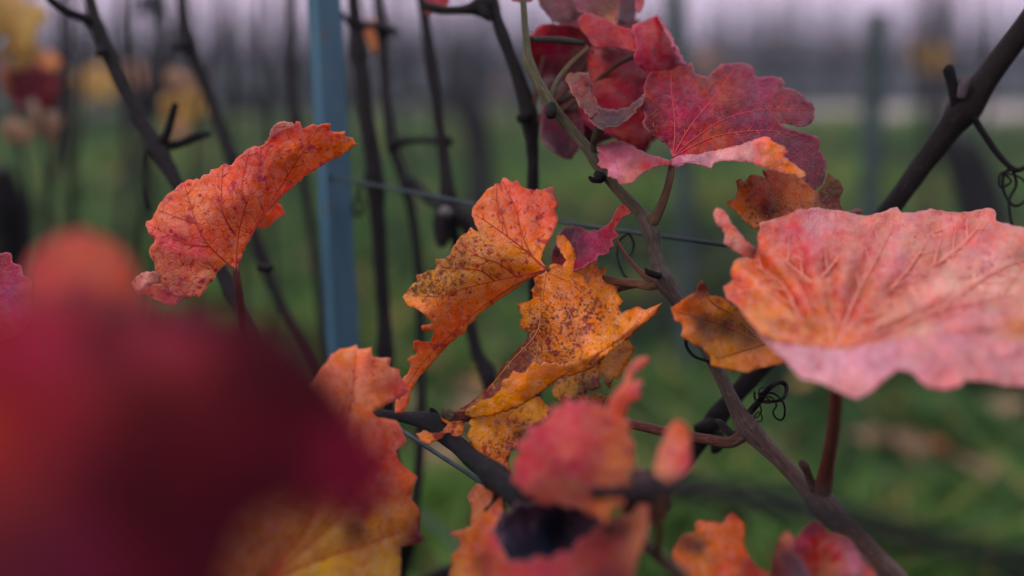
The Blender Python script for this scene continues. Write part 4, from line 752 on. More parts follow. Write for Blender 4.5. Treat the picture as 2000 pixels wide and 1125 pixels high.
leaf(vr, 'rain-wet brown curled leaf cupped like a boat', M_DRY, [
    dict(z=z7, out=[(234, 352), (242, 330), (256, 320), (275, 325), (300, 318), (322, 322), (335, 315), (345, 350), (352, 400), (378, 460), (398, 476), (380, 500), (345, 520), (320, 500), (290, 455), (268, 420), (250, 380)], dep=[(236, 350, .680), (335, 320, .69), (350, 400, .684), (390, 480, .672), (300, 470, .662), (260, 400, .668)],
         col=[(270, 340, (136, 76, 52)), (320, 350, (150, 60, 56)), (300, 400, (170, 66, 56)), (330, 470, (110, 46, 50)), (280, 420, (160, 66, 64))]),
    dict(z=z7, out=[(318, 490), (345, 478), (380, 470), (410, 478), (450, 482), (500, 475), (540, 450), (580, 412), (588, 430), (572, 462), (552, 475), (548, 495), (525, 510), (505, 535), (485, 540), (460, 560), (430, 558), (400, 575), (370, 555), (345, 535)], dep=[(320, 490, .664), (400, 478, .672), (580, 420, .67), (500, 480, .668), (400, 570, .652), (500, 538, .655)],
         col=[(350, 500, (100, 50, 60)), (420, 520, (84, 40, 50)), (500, 500, (96, 46, 50)), (560, 450, (90, 44, 40)), (430, 555, (70, 34, 44))], pk=2.0)],
    step=5, jit=1.5, pucker=.002, petiole=[(1172, 248, .655, 20), (1168, 262, .66, 22), (1160, 276, .666, 14), (1160, 300, .67, 12)], petiole_cols=((66, 60, 34), (80, 74, 44)))
leaf(vr, 'dark maroon leaf at the back of the crimson cluster', M_RED, [dict(out=[(1040, 130), (1075, 60), (1120, 20), (1190, 10), (1250, 40), (1262, 120), (1300, 180), (1290, 260), (1255, 300), (1200, 270), (1150, 290), (1090, 270), (1060, 210)], dep=[(1050, 130, .79), (1200, 15, .80), (1290, 200, .785), (1150, 285, .775), (1160, 150, .77)], col=[(1100, 80, (120, 20, 40)), (1200, 60, (110, 16, 40)), (1150, 180, (84, 12, 30)), (1250, 200, (110, 20, 44)), (1100, 240, (60, 14, 30))])], step=9, pucker=.002)
for lab, out, dep, col in (
    ('dusky purple leaf at the top with a rain-glossed fold', [(100, -60), (280, -60), (290, 20), (305, 62), (275, 92), (225, 98), (178, 96), (150, 60), (118, 10)], .735, [(180, 20, (120, 40, 62)), (230, 60, (110, 34, 44)), (170, 80, (130, 60, 80)), (250, 90, (84, 36, 34))]),
    ('brown-olive leaf with orange rim at the very top', [(255, -60), (475, -60), (470, 60), (462, 112), (420, 95), (380, 78), (320, 58), (285, 45)], .72, [(300, 20, (130, 60, 76)), (380, 20, (120, 60, 40)), (420, 40, (110, 70, 34)), (450, 90, (190, 96, 56)), (300, 50, (160, 60, 66))]),
    ('dark wine leaf above the upright crimson one', [(465, -60), (552, -60), (548, 40), (540, 92), (520, 110), (480, 108), (462, 90)], .745, [(500, 20, (90, 26, 46)), (510, 90, (110, 60, 90))]),
    ('scarlet tip of a leaf entering from above', [(540, -60), (590, -60), (582, 10), (570, 45), (555, 60), (540, 30)], .73, [(565, 0, (186, 20, 40))]),
    ('ochre leaf edge entering from above on the green twig', [(-10, -60), (100, -60), (90, 6), (40, 12), (0, 4)], .715, [(40, 0, (150, 84, 60))])):
    xs = [o[0] for o in out]; ys = [o[1] for o in out]; cx, cy_ = sum(xs) / len(xs), sum(ys) / len(ys)
    leaf(vr, lab, M_DRY if 'olive' in lab or 'dusky' in lab else M_RED, [dict(z=z3, out=out, dep=[(min(xs), cy_, dep + .006), (max(xs), cy_, dep + .004), (cx, min(ys), dep + .02), (cx, max(ys), dep - .012)], col=col)], step=8, pucker=.0022)
leaf(vr, 'scarlet leaf tip beside the horizontal twig at the top', M_RED, [dict(out=[(818, -40), (880, -40), (878, 5), (868, 14), (850, 20), (835, 34), (828, 18)], dep=[(820, -40, .80), (880, -40, .80), (850, 20, .785)], col=[(850, 5, (176, 18, 50)), (840, 25, (170, 30, 44))])], step=6)

# ---- vine of the dark bud-tipped branch and the thick slanting cane, with the blurred low leaves in front
vb = empty('grapevine', (.10, .60, 0), 'grapevine with thick dark slanting cane and blurred leaves at the bottom', 'grapevine')
hb = (.08, .58, .60); trunk(vb, .10, .60, hb)
cane('cane', [(2110, -120, .69, 66), (2030, 10, .70, 66), (1965, 100, .71, 64), (1885, 210, .72, 74), (1805, 318, .73, 60), (1735, 412, .735, 58), (1600, 575, .74, 58), (1480, 722, .74, 56), (1402, 812, .74, 50), (1345, 890, .74, 50), (1290, 960, .735, 50), (1215, 1060, .72, 58), (1160, 1150, .70, 60)],
     [(66, 42, 38), (52, 36, 34), (44, 32, 32), (36, 28, 30), (30, 25, 27), (34, 28, 29)], BARK, vb, tail=tail_to(P(1160, 1150, .70), hb, .008, .011), nodes=(3, 8), rough=.12, ws=.68)
cane('spur', [(1878, 212, .72, 40), (1866, 190, .716, 26), (1860, 160, .714, 20), (1853, 134, .713, 22), (1850, 126, .713, 10)], [(44, 36, 38), (34, 32, 36)], BARK, vb, segs=9)
cane('bud', [(1878, 190, .712, 18), (1884, 160, .708, 20), (1888, 148, .707, 8)], [(150, 130, 146), (110, 96, 110)], BARK_SMOOTH, vb, segs=8, n=5)
tendril(vb, T0, [(1893, 215), (1915, 250), (1945, 295), (1972, 325), (1990, 332), (2010, 322)], .715, 15, w1=9, wob=.002)
tendril(vb, T0, [(1975, 325), (1960, 345), (1962, 375), (1978, 400), (1995, 398), (2010, 380)], .715, 7, w1=5)
tendril(vb, T0, [(1978, 330), (1985, 360), (1972, 390), (1975, 430), (1985, 460)], .712, 7, w1=5)
tendril(vb, T0, [(1985, 330), (1955, 340), (1955, 365), (1975, 355), (1965, 340), (1990, 345), (2005, 360)], .71, 5, w1=4)
cane('bud', [(1390, 828, .735, 28), (1372, 835, .73, 24), (1358, 836, .728, 14)], [(34, 28, 30), (26, 24, 26)], BARK, vb, segs=9, n=5)
cane('bud', [(1400, 850, .735, 34), (1400, 872, .73, 26), (1392, 884, .728, 10)], [(30, 26, 28), (24, 22, 24)], BARK, vb, segs=9, n=5)
cane('branch', [(722, 806, .665, 15), (740, 808, .663, 19), (790, 815, .658, 25), (845, 826, .65, 40), (885, 862, .638, 40), (925, 898, .618, 44), (965, 930, .59, 52), (1010, 968, .555, 58), (1070, 1040, .565, 50), (1110, 1130, .56, 50), (1130, 1240, .55, 52)],
     [(76, 60, 64), (52, 52, 58), (44, 48, 54), (46, 52, 54), (50, 50, 50)], BARK, vb, tail=tail_to(P(1130, 1240, .55), hb, .006, .010), nodes=(3, 6), rough=.3, ws=.88)
cane('bud', [(878, 812, .642, 26), (868, 805, .64, 18), (864, 798, .64, 5)], [(120, 110, 76), (96, 84, 60)], BARK_SMOOTH, vb, segs=8, n=5)
cane('bud', [(850, 812, .652, 18), (844, 802, .65, 12), (840, 797, .65, 4)], [(30, 28, 32), (24, 24, 28)], BARK, vb, segs=8, n=5)
cane('spur', [(972, 950, .58, 20), (966, 975, .575, 10), (957, 990, .573, 9), (952, 997, .572, 16), (948, 1003, .572, 6)], [(28, 26, 30), (22, 22, 26)], BARK, vb, segs=8, n=6)
cane('branch', [(1000, 962, .56, 40), (1080, 965, .54, 24), (1180, 962, .46, 24), (1300, 954, .385, 40), (1440, 968, .33, 50), (1600, 1001, .305, 56), (1780, 1051, .295, 58), (1950, 1094, .29, 60), (2140, 1152, .285, 60)], [(48, 50, 54), (54, 54, 62), (44, 46, 52), (40, 42, 46)], BARK, vb, rough=.15)
cane('lateral', [(1100, 1100, .52, 24), (1180, 1040, .50, 22), (1250, 1058, .495, 26), (1300, 1098, .49, 28), (1350, 1150, .485, 30)], [(90, 70, 50), (120, 92, 66), (96, 74, 54)], BARK_SMOOTH, vb)
za = Z(850, 700, 2.647); zb = Z(600, 650, 2.368); zc = Z(1250, 800, 3.462)
leaf(vb, 'blurred rose and amber leaf with a long notched tip raised', M_CORAL, [
    dict(z=za, out=[(600, 290), (610, 240), (655, 250), (680, 205), (725, 232), (775, 200), (805, 236), (855, 222), (885, 275), (900, 220), (940, 160), (978, 120), (990, 60), (1040, 0), (1085, -12), (1112, 0), (1080, 40), (1022, 85), (1003, 128), (1060, 108), (1074, 130), (1052, 160), (1062, 200), (1002, 230), (972, 300), (1012, 340), (1000, 390), (1032, 440), (1024, 490), (1040, 566), (1000, 590), (1020, 650), (962, 680), (985, 765), (920, 770), (885, 870), (835, 800), (806, 818), (735, 760), (690, 772), (620, 746), (570, 762), (510, 722), (462, 708), (440, 665), (394, 640), (405, 590), (400, 535), (440, 500), (424, 436), (478, 410), (478, 350), (532, 345)],
         dep=[(420, 600, .495), (700, 230, .49), (1030, 20, .515), (1020, 450, .50), (880, 830, .47), (700, 500, .475), (500, 720, .485)],
         col=[(560, 400, (190, 56, 82)), (700, 260, (200, 62, 88)), (480, 560, (206, 66, 96)), (700, 480, (200, 76, 70)), (800, 300, (206, 84, 80)), (950, 380, (206, 102, 62)), (960, 520, (206, 112, 56)), (720, 570, (176, 44, 84)), (950, 250, (216, 88, 50)), (1030, 140, (220, 96, 90)), (1060, 10, (206, 80, 80)), (560, 680, (130, 50, 50)), (750, 680, (120, 56, 36), .3), (860, 780, (196, 96, 40)), (680, 640, (140, 60, 50))])], step=10, pucker=.002,
    petiole=[(1185, 1015, .472, 14), (1188, 1045, .485, 16), (1190, 1058, .50, 18)])
leaf(vb, 'blurred salmon fingertip-shaped leaf lobe pointing up', M_CORAL, [dict(z=za, out=[(1200, 365), (1240, 318), (1285, 325), (1312, 370), (1322, 480), (1325, 545), (1285, 605), (1200, 640), (1130, 590), (1150, 500), (1178, 430)], dep=[(1240, 320, .49), (1320, 500, .485), (1140, 560, .475), (1220, 630, .47)],
    col=[(1250, 360, (216, 96, 70)), (1230, 470, (218, 106, 100)), (1290, 530, (196, 70, 84)), (1180, 570, (206, 110, 90))])], step=9, petiole=[(1300, 932, .472, 12), (1290, 1000, .475, 14), (1285, 1080, .488, 16)])
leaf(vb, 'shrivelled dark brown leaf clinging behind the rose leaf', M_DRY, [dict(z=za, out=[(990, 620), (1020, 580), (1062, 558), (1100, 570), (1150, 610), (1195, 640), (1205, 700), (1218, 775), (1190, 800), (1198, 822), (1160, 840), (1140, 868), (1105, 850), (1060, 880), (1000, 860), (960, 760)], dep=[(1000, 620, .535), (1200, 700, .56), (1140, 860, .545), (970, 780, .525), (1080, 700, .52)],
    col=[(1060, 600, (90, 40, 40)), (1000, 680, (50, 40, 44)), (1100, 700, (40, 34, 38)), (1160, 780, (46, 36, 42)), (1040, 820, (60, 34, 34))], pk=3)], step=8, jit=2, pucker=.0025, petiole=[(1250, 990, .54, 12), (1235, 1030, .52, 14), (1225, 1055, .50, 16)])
leaf(vb, 'added near-black blade painting the shaded hollow between the rose leaf and the red one', M_DRY, [dict(z=za, out=[(290, 890), (335, 850), (330, 800), (390, 790), (420, 740), (480, 752), (540, 725), (600, 748), (680, 735), (740, 775), (830, 790), (850, 830), (890, 850), (840, 890), (800, 930), (760, 940), (700, 1010), (620, 1030), (560, 1075), (480, 1065), (390, 1095), (370, 1020), (330, 985), (335, 930)], dep=[(320, 880, .52), (540, 740, .53), (860, 850, .52), (400, 1080, .50), (650, 900, .545)],
    col=[(420, 820, (60, 44, 60)), (600, 850, (26, 34, 54)), (560, 980, (28, 38, 58)), (760, 860, (56, 36, 50)), (420, 1020, (36, 40, 60)), (500, 780, (70, 40, 56))], pk=4, gain=(.8, .8, .9))], step=9, pucker=.002, petiole=[(1072, 1010, .553, 12), (1076, 1030, .56, 14), (1084, 1060, .566, 16)])  # added blade: its near-black pigment paints the shade in the hollow between the leaves
leaf(vb, 'blurred peach and red leaf spread along the bottom edge', M_CORAL, [
    dict(z=za, out=[(70, 905), (110, 890), (145, 885), (188, 868), (182, 830), (190, 790), (166, 712), (190, 670), (222, 645), (300, 670), (345, 720), (350, 800), (300, 880), (330, 950), (355, 1000), (380, 1060), (420, 1042), (480, 1055), (530, 1020), (600, 1040), (640, 1000), (700, 1005), (740, 940), (800, 910), (840, 860), (900, 855), (950, 800), (1000, 812), (1040, 760), (1092, 755), (1105, 850), (1080, 940), (1040, 1060), (1010, 1200), (900, 1300), (200, 1300), (90, 1220), (72, 1120), (90, 1060), (76, 1030), (135, 965), (120, 925)],
         dep=[(80, 905, .60), (230, 650, .625), (300, 900, .53), (400, 1060, .485), (700, 1010, .47), (1090, 770, .485), (1000, 1150, .46), (500, 1250, .45), (80, 1120, .56)],
         col=[(250, 700, (190, 96, 70)), (250, 800, (204, 108, 66)), (150, 900, (190, 110, 40)), (220, 950, (190, 96, 50)), (150, 1030, (204, 110, 70)), (120, 1120, (206, 120, 72)), (240, 1040, (130, 66, 50)), (320, 950, (186, 40, 70)), (400, 1090, (176, 50, 66)), (600, 1090, (150, 36, 56)), (800, 1000, (126, 22, 34)), (950, 900, (90, 34, 36)), (1060, 820, (166, 84, 46)), (1080, 900, (180, 104, 70)), (900, 1150, (90, 20, 36))])], step=9, pucker=.002, petiole=[(1110, 1165, .46, 16), (1118, 1200, .49, 18), (1128, 1238, .548, 20)])
leaf(vb, 'vivid orange leaf with a brown corner beside the curled red one', M_SPECK, [dict(z=zc, out=[(215, 970), (245, 900), (285, 850), (382, 820), (368, 772), (420, 745), (500, 757), (560, 770), (590, 720), (625, 698), (692, 752), (712, 825), (700, 900), (742, 1000), (800, 1070), (885, 1105), (900, 1250), (300, 1250), (240, 1080)], dep=[(230, 960, .56), (420, 750, .57), (690, 760, .565), (880, 1110, .54), (500, 1000, .55), (450, 1240, .53)],
    col=[(420, 790, (216, 96, 40)), (520, 850, (206, 88, 16)), (640, 760, (190, 62, 40)), (320, 900, (110, 44, 24), .4), (400, 930, (104, 50, 24), .4), (480, 960, (206, 84, 20)), (650, 950, (196, 66, 34)), (760, 1070, (150, 20, 40)), (400, 1050, (216, 110, 30)), (550, 1090, (210, 80, 26)), (300, 1040, (206, 100, 30))])], step=8, pucker=.002, petiole=[(1360, 1140, .545, 14), (1340, 1160, .52, 16), (1345, 1148, .488, 18)])
leaf(vb, 'brick-red leaf rolled inward with one pale lilac edge', M_PURPLE, [
    dict(z=zc, out=[(1030, 930), (1050, 870), (1100, 820), (1150, 770), (1212, 758), (1262, 830), (1350, 850), (1400, 870), (1480, 970), (1540, 1060), (1605, 1130), (1600, 1250), (1050, 1250), (1020, 1050)], dep=[(1040, 920, .545), (1180, 765, .56), (1400, 870, .545), (1600, 1130, .525), (1250, 1020, .55), (1100, 1240, .53)],
         col=[(1150, 820, (120, 44, 40)), (1150, 920, (176, 66, 36)), (1250, 960, (176, 58, 44)), (1200, 1050, (160, 50, 50)), (1330, 1000, (176, 60, 56)), (1400, 950, (196, 120, 130)), (1450, 1050, (186, 120, 140)), (1540, 1100, (196, 110, 90)), (1480, 1150, (130, 96, 120))], gain=(1.0, .9, .8)),
    dict(z=zc, out=[(915, 960), (935, 880), (965, 835), (1010, 818), (1045, 880), (1050, 930), (1000, 940), (1080, 990), (1150, 1120), (1180, 1250), (890, 1250), (890, 1080)], dep=[(920, 950, .545), (1010, 825, .55), (1050, 930, .535), (1150, 1200, .50), (900, 1240, .52)], col=[(980, 870, (196, 122, 50)), (950, 930, (150, 80, 40)), (1000, 1000, (60, 40, 56)), (1060, 1080, (66, 60, 80)), (930, 1080, (110, 16, 40)), (920, 1200, (120, 16, 40))], step=7, gain=(.9, .8, .7))],
    step=8, pucker=.002, petiole=[(1580, 1140, .53, 16), (1660, 1170, .56, 18), (1745, 1150, .58, 20)])
# the leaf along the right side of the big blur: peach tip, crimson middle, yellow foot
leaf(vb, 'long peach, crimson and yellow leaf with a sawtooth right edge', M_YELLOW, [
    dict(z=zb, out=[(75, 150), (110, 100), (150, 75), (190, 70), (228, 55), (236, 75), (298, 65), (302, 110), (350, 116), (386, 118), (376, 155), (425, 170), (427, 200), (452, 235), (470, 270), (430, 300), (380, 325), (330, 350), (300, 365), (322, 390), (380, 400), (410, 405), (440, 450), (460, 500), (440, 522), (410, 545), (420, 580), (450, 620), (510, 668), (490, 720), (480, 770), (500, 790), (526, 840), (515, 880), (520, 930), (540, 945), (520, 975), (480, 980), (430, 990), (436, 1050), (430, 1125), (420, 1220), (0, 1250), (-560, 1220), (-620, 950), (-420, 780), (-200, 700), (-60, 500), (10, 250)],
         dep=[(80, 150, .595), (298, 66, .60), (470, 270, .615), (300, 365, .598), (460, 500, .612), (510, 670, .61), (540, 945, .60), (430, 1200, .575), (-300, 1100, .53), (0, 500, .555), (200, 650, .57), (150, 1000, .56)],
         col=[(180, 120, (222, 122, 84)), (280, 100, (220, 110, 92)), (150, 200, (216, 110, 84)), (350, 180, (216, 116, 96)), (310, 240, (196, 100, 84), .2), (430, 260, (206, 84, 90)), (320, 310, (222, 124, 88)), (230, 330, (214, 104, 76)), (380, 460, (206, 106, 84)), (300, 480, (206, 92, 72)), (250, 560, (170, 34, 66)), (120, 450, (130, 20, 46)), (150, 650, (126, 18, 52)), (380, 620, (196, 80, 56)), (440, 660, (206, 88, 46)), (330, 720, (160, 50, 50)), (250, 800, (110, 30, 50)), (420, 840, (190, 116, 64)), (320, 900, (186, 120, 60), .4), (220, 900, (110, 70, 50), .5), (510, 950, (90, 14, 30)), (120, 950, (190, 136, 60), .1), (100, 1080, (196, 142, 62), .1), (350, 1080, (186, 136, 66), .2), (0, 1000, (176, 116, 60)), (-200, 1050, (160, 90, 60)), (0, 700, (100, 14, 40)), (200, 740, (120, 16, 50)), (300, 620, (150, 26, 58))], gain=(1.3, 1.5, 1.1))],
    veins=(zb, 0, [[(-200, 1150), (0, 900), (130, 600), (200, 350), (225, 80)], [(-200, 1150), (100, 900), (300, 650), (420, 480)], [(-200, 1150), (100, 1030), (350, 950), (510, 880)]]), vein_mat=VEIN, vein_w=3, step=9, pucker=.0018,
    petiole=[(515, 1135, .53, 20), (560, 1230, .50, 20), (800, 1340, .50, 22), (1130, 1250, .51, 24)])

# ---- the vine right in front of the lens: big dark red leaves, far out of focus
vf = empty('grapevine', (-.10, .26, 0), 'blurred dark red grapevine shoot close in the foreground', 'grapevine')
hf = (-.08, .24, .62); trunk(vf, -.10, .26, hf, .02)
cane('cane', [(330, 1250, .225, 60), (300, 1400, .23, 66), (330, 1700, .24, 70)], [(60, 40, 40), (50, 36, 36)], BARK, vf, tail=tail_to(P(330, 1700, .24), hf, .003, .007))
leaf(vf, 'blurred round coral leaf lobe rising above the maroon blur', M_CORAL, [dict(out=[(40, 600), (44, 545), (62, 500), (105, 462), (165, 452), (225, 475), (262, 520), (285, 590), (300, 700), (180, 760), (60, 720)], dep=[(60, 500, .345), (230, 480, .345), (170, 700, .325), (50, 640, .335), (290, 640, .335)],
    col=[(150, 500, (216, 100, 66)), (100, 540, (206, 84, 72)), (220, 540, (206, 96, 60)), (150, 590, (120, 20, 52)), (80, 620, (130, 24, 56)), (230, 620, (90, 20, 44)), (200, 700, (70, 16, 34))], gain=(.95, .95, .8))], step=14, petiole=[(180, 740, .326, 22), (220, 900, .30, 24), (310, 1290, .228, 36)])
leaf(vf, 'huge out-of-focus maroon leaf filling the lower corner', M_FORE, [
    dict(out=[(-20, 620), (60, 600), (130, 590), (200, 600), (260, 605), (330, 620), (400, 640), (470, 640), (540, 650), (570, 685), (635, 755), (695, 850), (735, 920), (725, 970), (660, 1000), (580, 1000), (510, 1035), (475, 1110), (455, 1260), (-120, 1300), (-330, 1000), (-280, 720), (-120, 600)],
         dep=[(150, 595, .215), (700, 850, .20), (450, 640, .205), (-250, 800, .20), (420, 1240, .185), (-100, 1280, .185), (200, 800, .19)],
         col=[(150, 500, (206, 92, 62)), (120, 560, (190, 70, 64)), (230, 540, (206, 90, 56)), (60, 660, (170, 40, 76)), (20, 760, (140, 14, 38)), (200, 640, (74, 26, 38)), (330, 650, (150, 80, 90)), (332, 700, (150, 70, 44)), (300, 780, (66, 16, 22)), (480, 720, (62, 20, 28)), (600, 760, (60, 22, 30)), (690, 880, (140, 20, 56)), (560, 840, (92, 14, 24)), (350, 840, (84, 16, 24)), (250, 950, (60, 22, 32)), (520, 980, (64, 24, 36)), (350, 1080, (70, 26, 38)), (150, 1080, (120, 60, 76)), (40, 1060, (104, 70, 64)), (0, 960, (140, 70, 50)), (-60, 860, (180, 80, 30)), (250, 1120, (110, 34, 50)), (-200, 900, (150, 40, 40))], pk=2)], step=16, pucker=.0012,
    petiole=[(320, 1220, .187, 34), (326, 1240, .20, 36), (328, 1262, .225, 40)])
leaf(vf, 'second dim maroon leaf lapping over the long sawtooth leaf', M_FORE, [dict(out=[(300, 600), (420, 610), (500, 625), (580, 662), (655, 745), (715, 835), (762, 930), (720, 990), (600, 960), (470, 900), (380, 800), (320, 690)], dep=[(310, 610, .262), (600, 650, .262), (750, 930, .25), (400, 850, .23)], col=[(420, 650, (70, 30, 42)), (600, 720, (62, 20, 32)), (700, 860, (104, 16, 40)), (500, 820, (80, 14, 24)), (660, 950, (110, 22, 52))])], step=14,
    petiole=[(420, 850, .232, 24), (380, 1000, .235, 26), (310, 1280, .226, 40)])

# ---- the coral leaf at the left and its own shoot
vl = empty('grapevine', (-.16, .78, 0), 'grapevine bearing the coral leaf, with a slanting dark forked cane', 'grapevine')
hl = (-.15, .74, .62); trunk(vl, -.16, .78, hl)
cane('cane', [(160, -90, .84, 30), (176, 0, .83, 31), (192, 56, .825, 34), (214, 112, .82, 40), (262, 212, .81, 36), (308, 290, .80, 42), (346, 360, .79, 36), (400, 468, .78, 36), (452, 570, .77, 36), (520, 720, .75, 38), (600, 900, .74, 40), (640, 1080, .735, 42)], [(58, 46, 48), (50, 42, 46), (54, 44, 48), (44, 38, 42)], BARK, vl, tail=tail_to(P(640, 1080, .735), hl, .006, .010), nodes=(2, 5, 8), ws=.74)
cane('lateral', [(186, 48, .826, 22), (165, 36, .82, 20), (140, 26, .815, 17), (110, 10, .81, 15), (70, -30, .80, 12)], [(42, 40, 46), (34, 36, 42)], BARK, vl, segs=9)
cane('spur', [(308, 288, .80, 24), (326, 260, .795, 17), (337, 225, .79, 15), (343, 202, .788, 13)], [(44, 40, 44), (34, 36, 40)], BARK, vl, segs=9)
cane('lateral', [(310, 284, .80, 24), (345, 282, .805, 17), (380, 268, .81, 18), (410, 262, .815, 10)], [(44, 38, 42), (50, 42, 42)], BARK, vl, segs=9)
tendril(vl, T0, [(302, 288), (285, 300), (280, 340), (286, 385), (292, 410)], .80, 9, w1=7, wob=.002)
cane('bud', [(202, 98, .816, 20), (194, 104, .812, 18), (190, 108, .81, 7)], [(30, 30, 36), (24, 26, 32)], BARK, vl, segs=8, n=5)
cane('bud', [(508, 522, .762, 20), (525, 524, .758, 15), (534, 520, .757, 6)], [(40, 34, 40), (30, 28, 32)], BARK, vl, segs=8, n=5)
leaf(vl, 'glowing coral-red leaf with dark veins and magenta blotches, cupped upward', M_CORAL, [
    dict(z=z5, out=[(588, 738), (560, 722), (545, 712), (528, 722), (505, 745), (490, 780), (460, 815), (440, 840), (425, 858), (400, 850), (370, 862), (345, 855), (320, 848), (298, 830), (275, 808), (255, 790), (248, 770), (235, 745), (228, 700), (213, 682), (206, 650), (212, 632), (230, 615), (232, 600), (213, 590), (200, 570), (189, 540), (195, 522), (222, 510), (228, 490), (240, 470), (255, 440), (280, 410), (310, 390), (345, 355), (372, 341), (430, 341), (445, 318), (470, 315), (475, 296), (500, 292), (530, 273), (568, 276), (580, 260), (595, 240), (625, 215), (660, 195), (700, 190), (732, 163), (765, 130), (800, 112), (848, 100), (850, 82), (868, 84), (878, 116), (900, 108), (925, 94), (945, 103), (975, 94), (1001, 92), (1000, 126), (1030, 130), (1067, 126), (1062, 147), (1100, 157), (1110, 178), (1126, 182), (1100, 196), (1078, 212), (1055, 228), (1048, 242), (1020, 243), (990, 262), (950, 285), (910, 310), (880, 335), (850, 360), (820, 385), (790, 410), (765, 440), (735, 470), (710, 505), (685, 540), (660, 580), (635, 620), (615, 660), (602, 700)],
         dep=[(588, 738, .652), (425, 855, .648), (205, 650, .642), (195, 530, .641), (350, 355, .648), (480, 500, .640), (560, 280, .655), (700, 190, .660), (860, 95, .664), (1120, 182, .672), (1000, 255, .682), (800, 400, .676), (680, 545, .668), (640, 420, .650), (330, 640, .639), (860, 220, .662)],
         col=[(560, 690, (222, 106, 56)), (500, 600, (224, 100, 72)), (400, 640, (216, 78, 84)), (300, 620, (206, 66, 92)), (220, 560, (218, 84, 84)), (260, 480, (220, 96, 80)), (380, 400, (222, 104, 76)), (470, 480, (222, 102, 74)), (540, 320, (222, 96, 70)), (600, 480, (218, 92, 76)), (640, 640, (222, 100, 56)), (700, 400, (216, 80, 66)), (700, 280, (212, 78, 78)), (820, 200, (216, 84, 56)), (900, 230, (210, 82, 44)), (980, 130, (212, 78, 50), .1), (1040, 200, (206, 98, 36), .3), (1090, 170, (214, 106, 40)), (860, 110, (206, 60, 66)), (330, 800, (196, 108, 96), .1), (250, 690, (196, 98, 84), .2), (430, 800, (214, 118, 106)), (540, 720, (218, 120, 80))]),
    dict(z=z5, out=[(728, 165), (740, 125), (752, 105), (768, 92), (790, 86), (820, 88), (852, 97), (800, 120), (765, 140)], dep=[(730, 165, .660), (850, 98, .663), (790, 87, .654)], col=[(760, 130, (196, 116, 130)), (810, 95, (210, 140, 146))], step=4),
    dict(z=z5, out=[(740, 470), (765, 440), (786, 450), (792, 468), (802, 482), (796, 496), (770, 510), (745, 530), (725, 550), (700, 553), (680, 550), (690, 530)], dep=[(765, 440, .677), (800, 485, .700), (700, 552, .690)], col=[(770, 480, (222, 90, 44)), (720, 530, (196, 84, 30), .3)], step=5),
    dict(z=z5, out=[(128, 795), (148, 768), (185, 748), (226, 740), (250, 752), (263, 775), (256, 792), (225, 797), (180, 817), (145, 828)], dep=[(130, 795, .648), (225, 742, .638), (258, 790, .645), (170, 815, .636)], col=[(180, 780, (206, 130, 140)), (240, 765, (196, 120, 130))], step=5),
    dict(z=z5, out=[(140, 826), (190, 815), (230, 798), (262, 798), (300, 830), (345, 852), (352, 872), (322, 886), (290, 892), (250, 872), (200, 848)], dep=[(145, 826, .642), (260, 800, .649), (340, 860, .648), (250, 870, .64)], col=[(200, 832, (206, 88, 70)), (290, 860, (190, 70, 70), .2)], step=5, jit=1.6)],
    veins=(z5, 0, [[(585, 735), (500, 662), (440, 590), (402, 500), (378, 420), (357, 350)], [(588, 730), (592, 650), (606, 540), (640, 430), (682, 320), (735, 180)], [(596, 705), (650, 590), (730, 400), (790, 250), (842, 108)], [(580, 735), (510, 728), (420, 730), (320, 705), (212, 655)], [(612, 660), (700, 500), (790, 360), (880, 220), (952, 110)], [(465, 632), (360, 618), (280, 575), (195, 530)], [(415, 530), (330, 505), (240, 470)], [(585, 585), (532, 490), (522, 400), (530, 280)], [(632, 445), (612, 370), (630, 270), (648, 205)], [(700, 270), (690, 240), (698, 195)]]),
    vein_mat=VEIN, vein_w=2.8, petiole=[(461, 527, .652, 13), (465, 560, .655, 16), (470, 600, .662, 17), (480, 680, .68, 18), (500, 760, .71, 18), (545, 800, .743, 20)], petiole_cols=((150, 62, 66), (116, 50, 60), (96, 46, 56)), pucker=.0011)
leaf(vl, 'crimson pink leaf tip poking in beside the maroon blur', M_PURPLE, [dict(out=[(-70, 500), (-20, 496), (20, 494), (24, 512), (42, 520), (44, 538), (62, 548), (58, 580), (66, 610), (40, 650), (-40, 680), (-80, 600)], dep=[(20, 495, .64), (60, 590, .62), (-60, 520, .66), (-40, 670, .62)], col=[(10, 515, (176, 34, 72)), (30, 570, (190, 80, 110)), (0, 620, (176, 50, 80))], gain=(.55, .3, .4))], step=7, petiole=[(-50, 600, .63, 12), (-20, 760, .68, 14), (300, 980, .73, 16), (625, 1020, .737, 20)])

# ---- dark upright canes in the middle
vd = empty('grapevine', (-.13, .99, 0), 'bare grapevine with three dark upright canes right of the blue post', 'grapevine')
hd = (-.10, .97, .58); trunk(vd, -.13, .99, hd)
DKC = [(58, 48, 50), (44, 38, 42), (38, 35, 40), (42, 36, 40)]
cane('cane', [(684, -80, .93, 30), (690, 0, .925, 32), (700, 100, .92, 40), (706, 150, .915, 40), (716, 225, .91, 40), (732, 350, .905, 44), (741, 480, .90, 38), (748, 600, .895, 36), (753, 690, .89, 40), (762, 860, .89, 36), (780, 1050, .90, 38)], DKC, BARK, vd, tail=tail_to(P(780, 1050, .90), hd, .006, .010), nodes=(2, 5, 8), ws=.74)
cane('cane', [(733, -80, .99, 20), (738, 0, .985, 22), (746, 62, .98, 30), (752, 160, .97, 25), (766, 280, .96, 30), (795, 372, .95, 27), (812, 470, .945, 24), (820, 600, .94, 24), (823, 760, .93, 25), (818, 900, .92, 27), (800, 1060, .91, 30)], DKC, BARK, vd, tail=tail_to(P(800, 1060, .91), hd, .005, .009), nodes=(2, 4, 5), ws=.74)
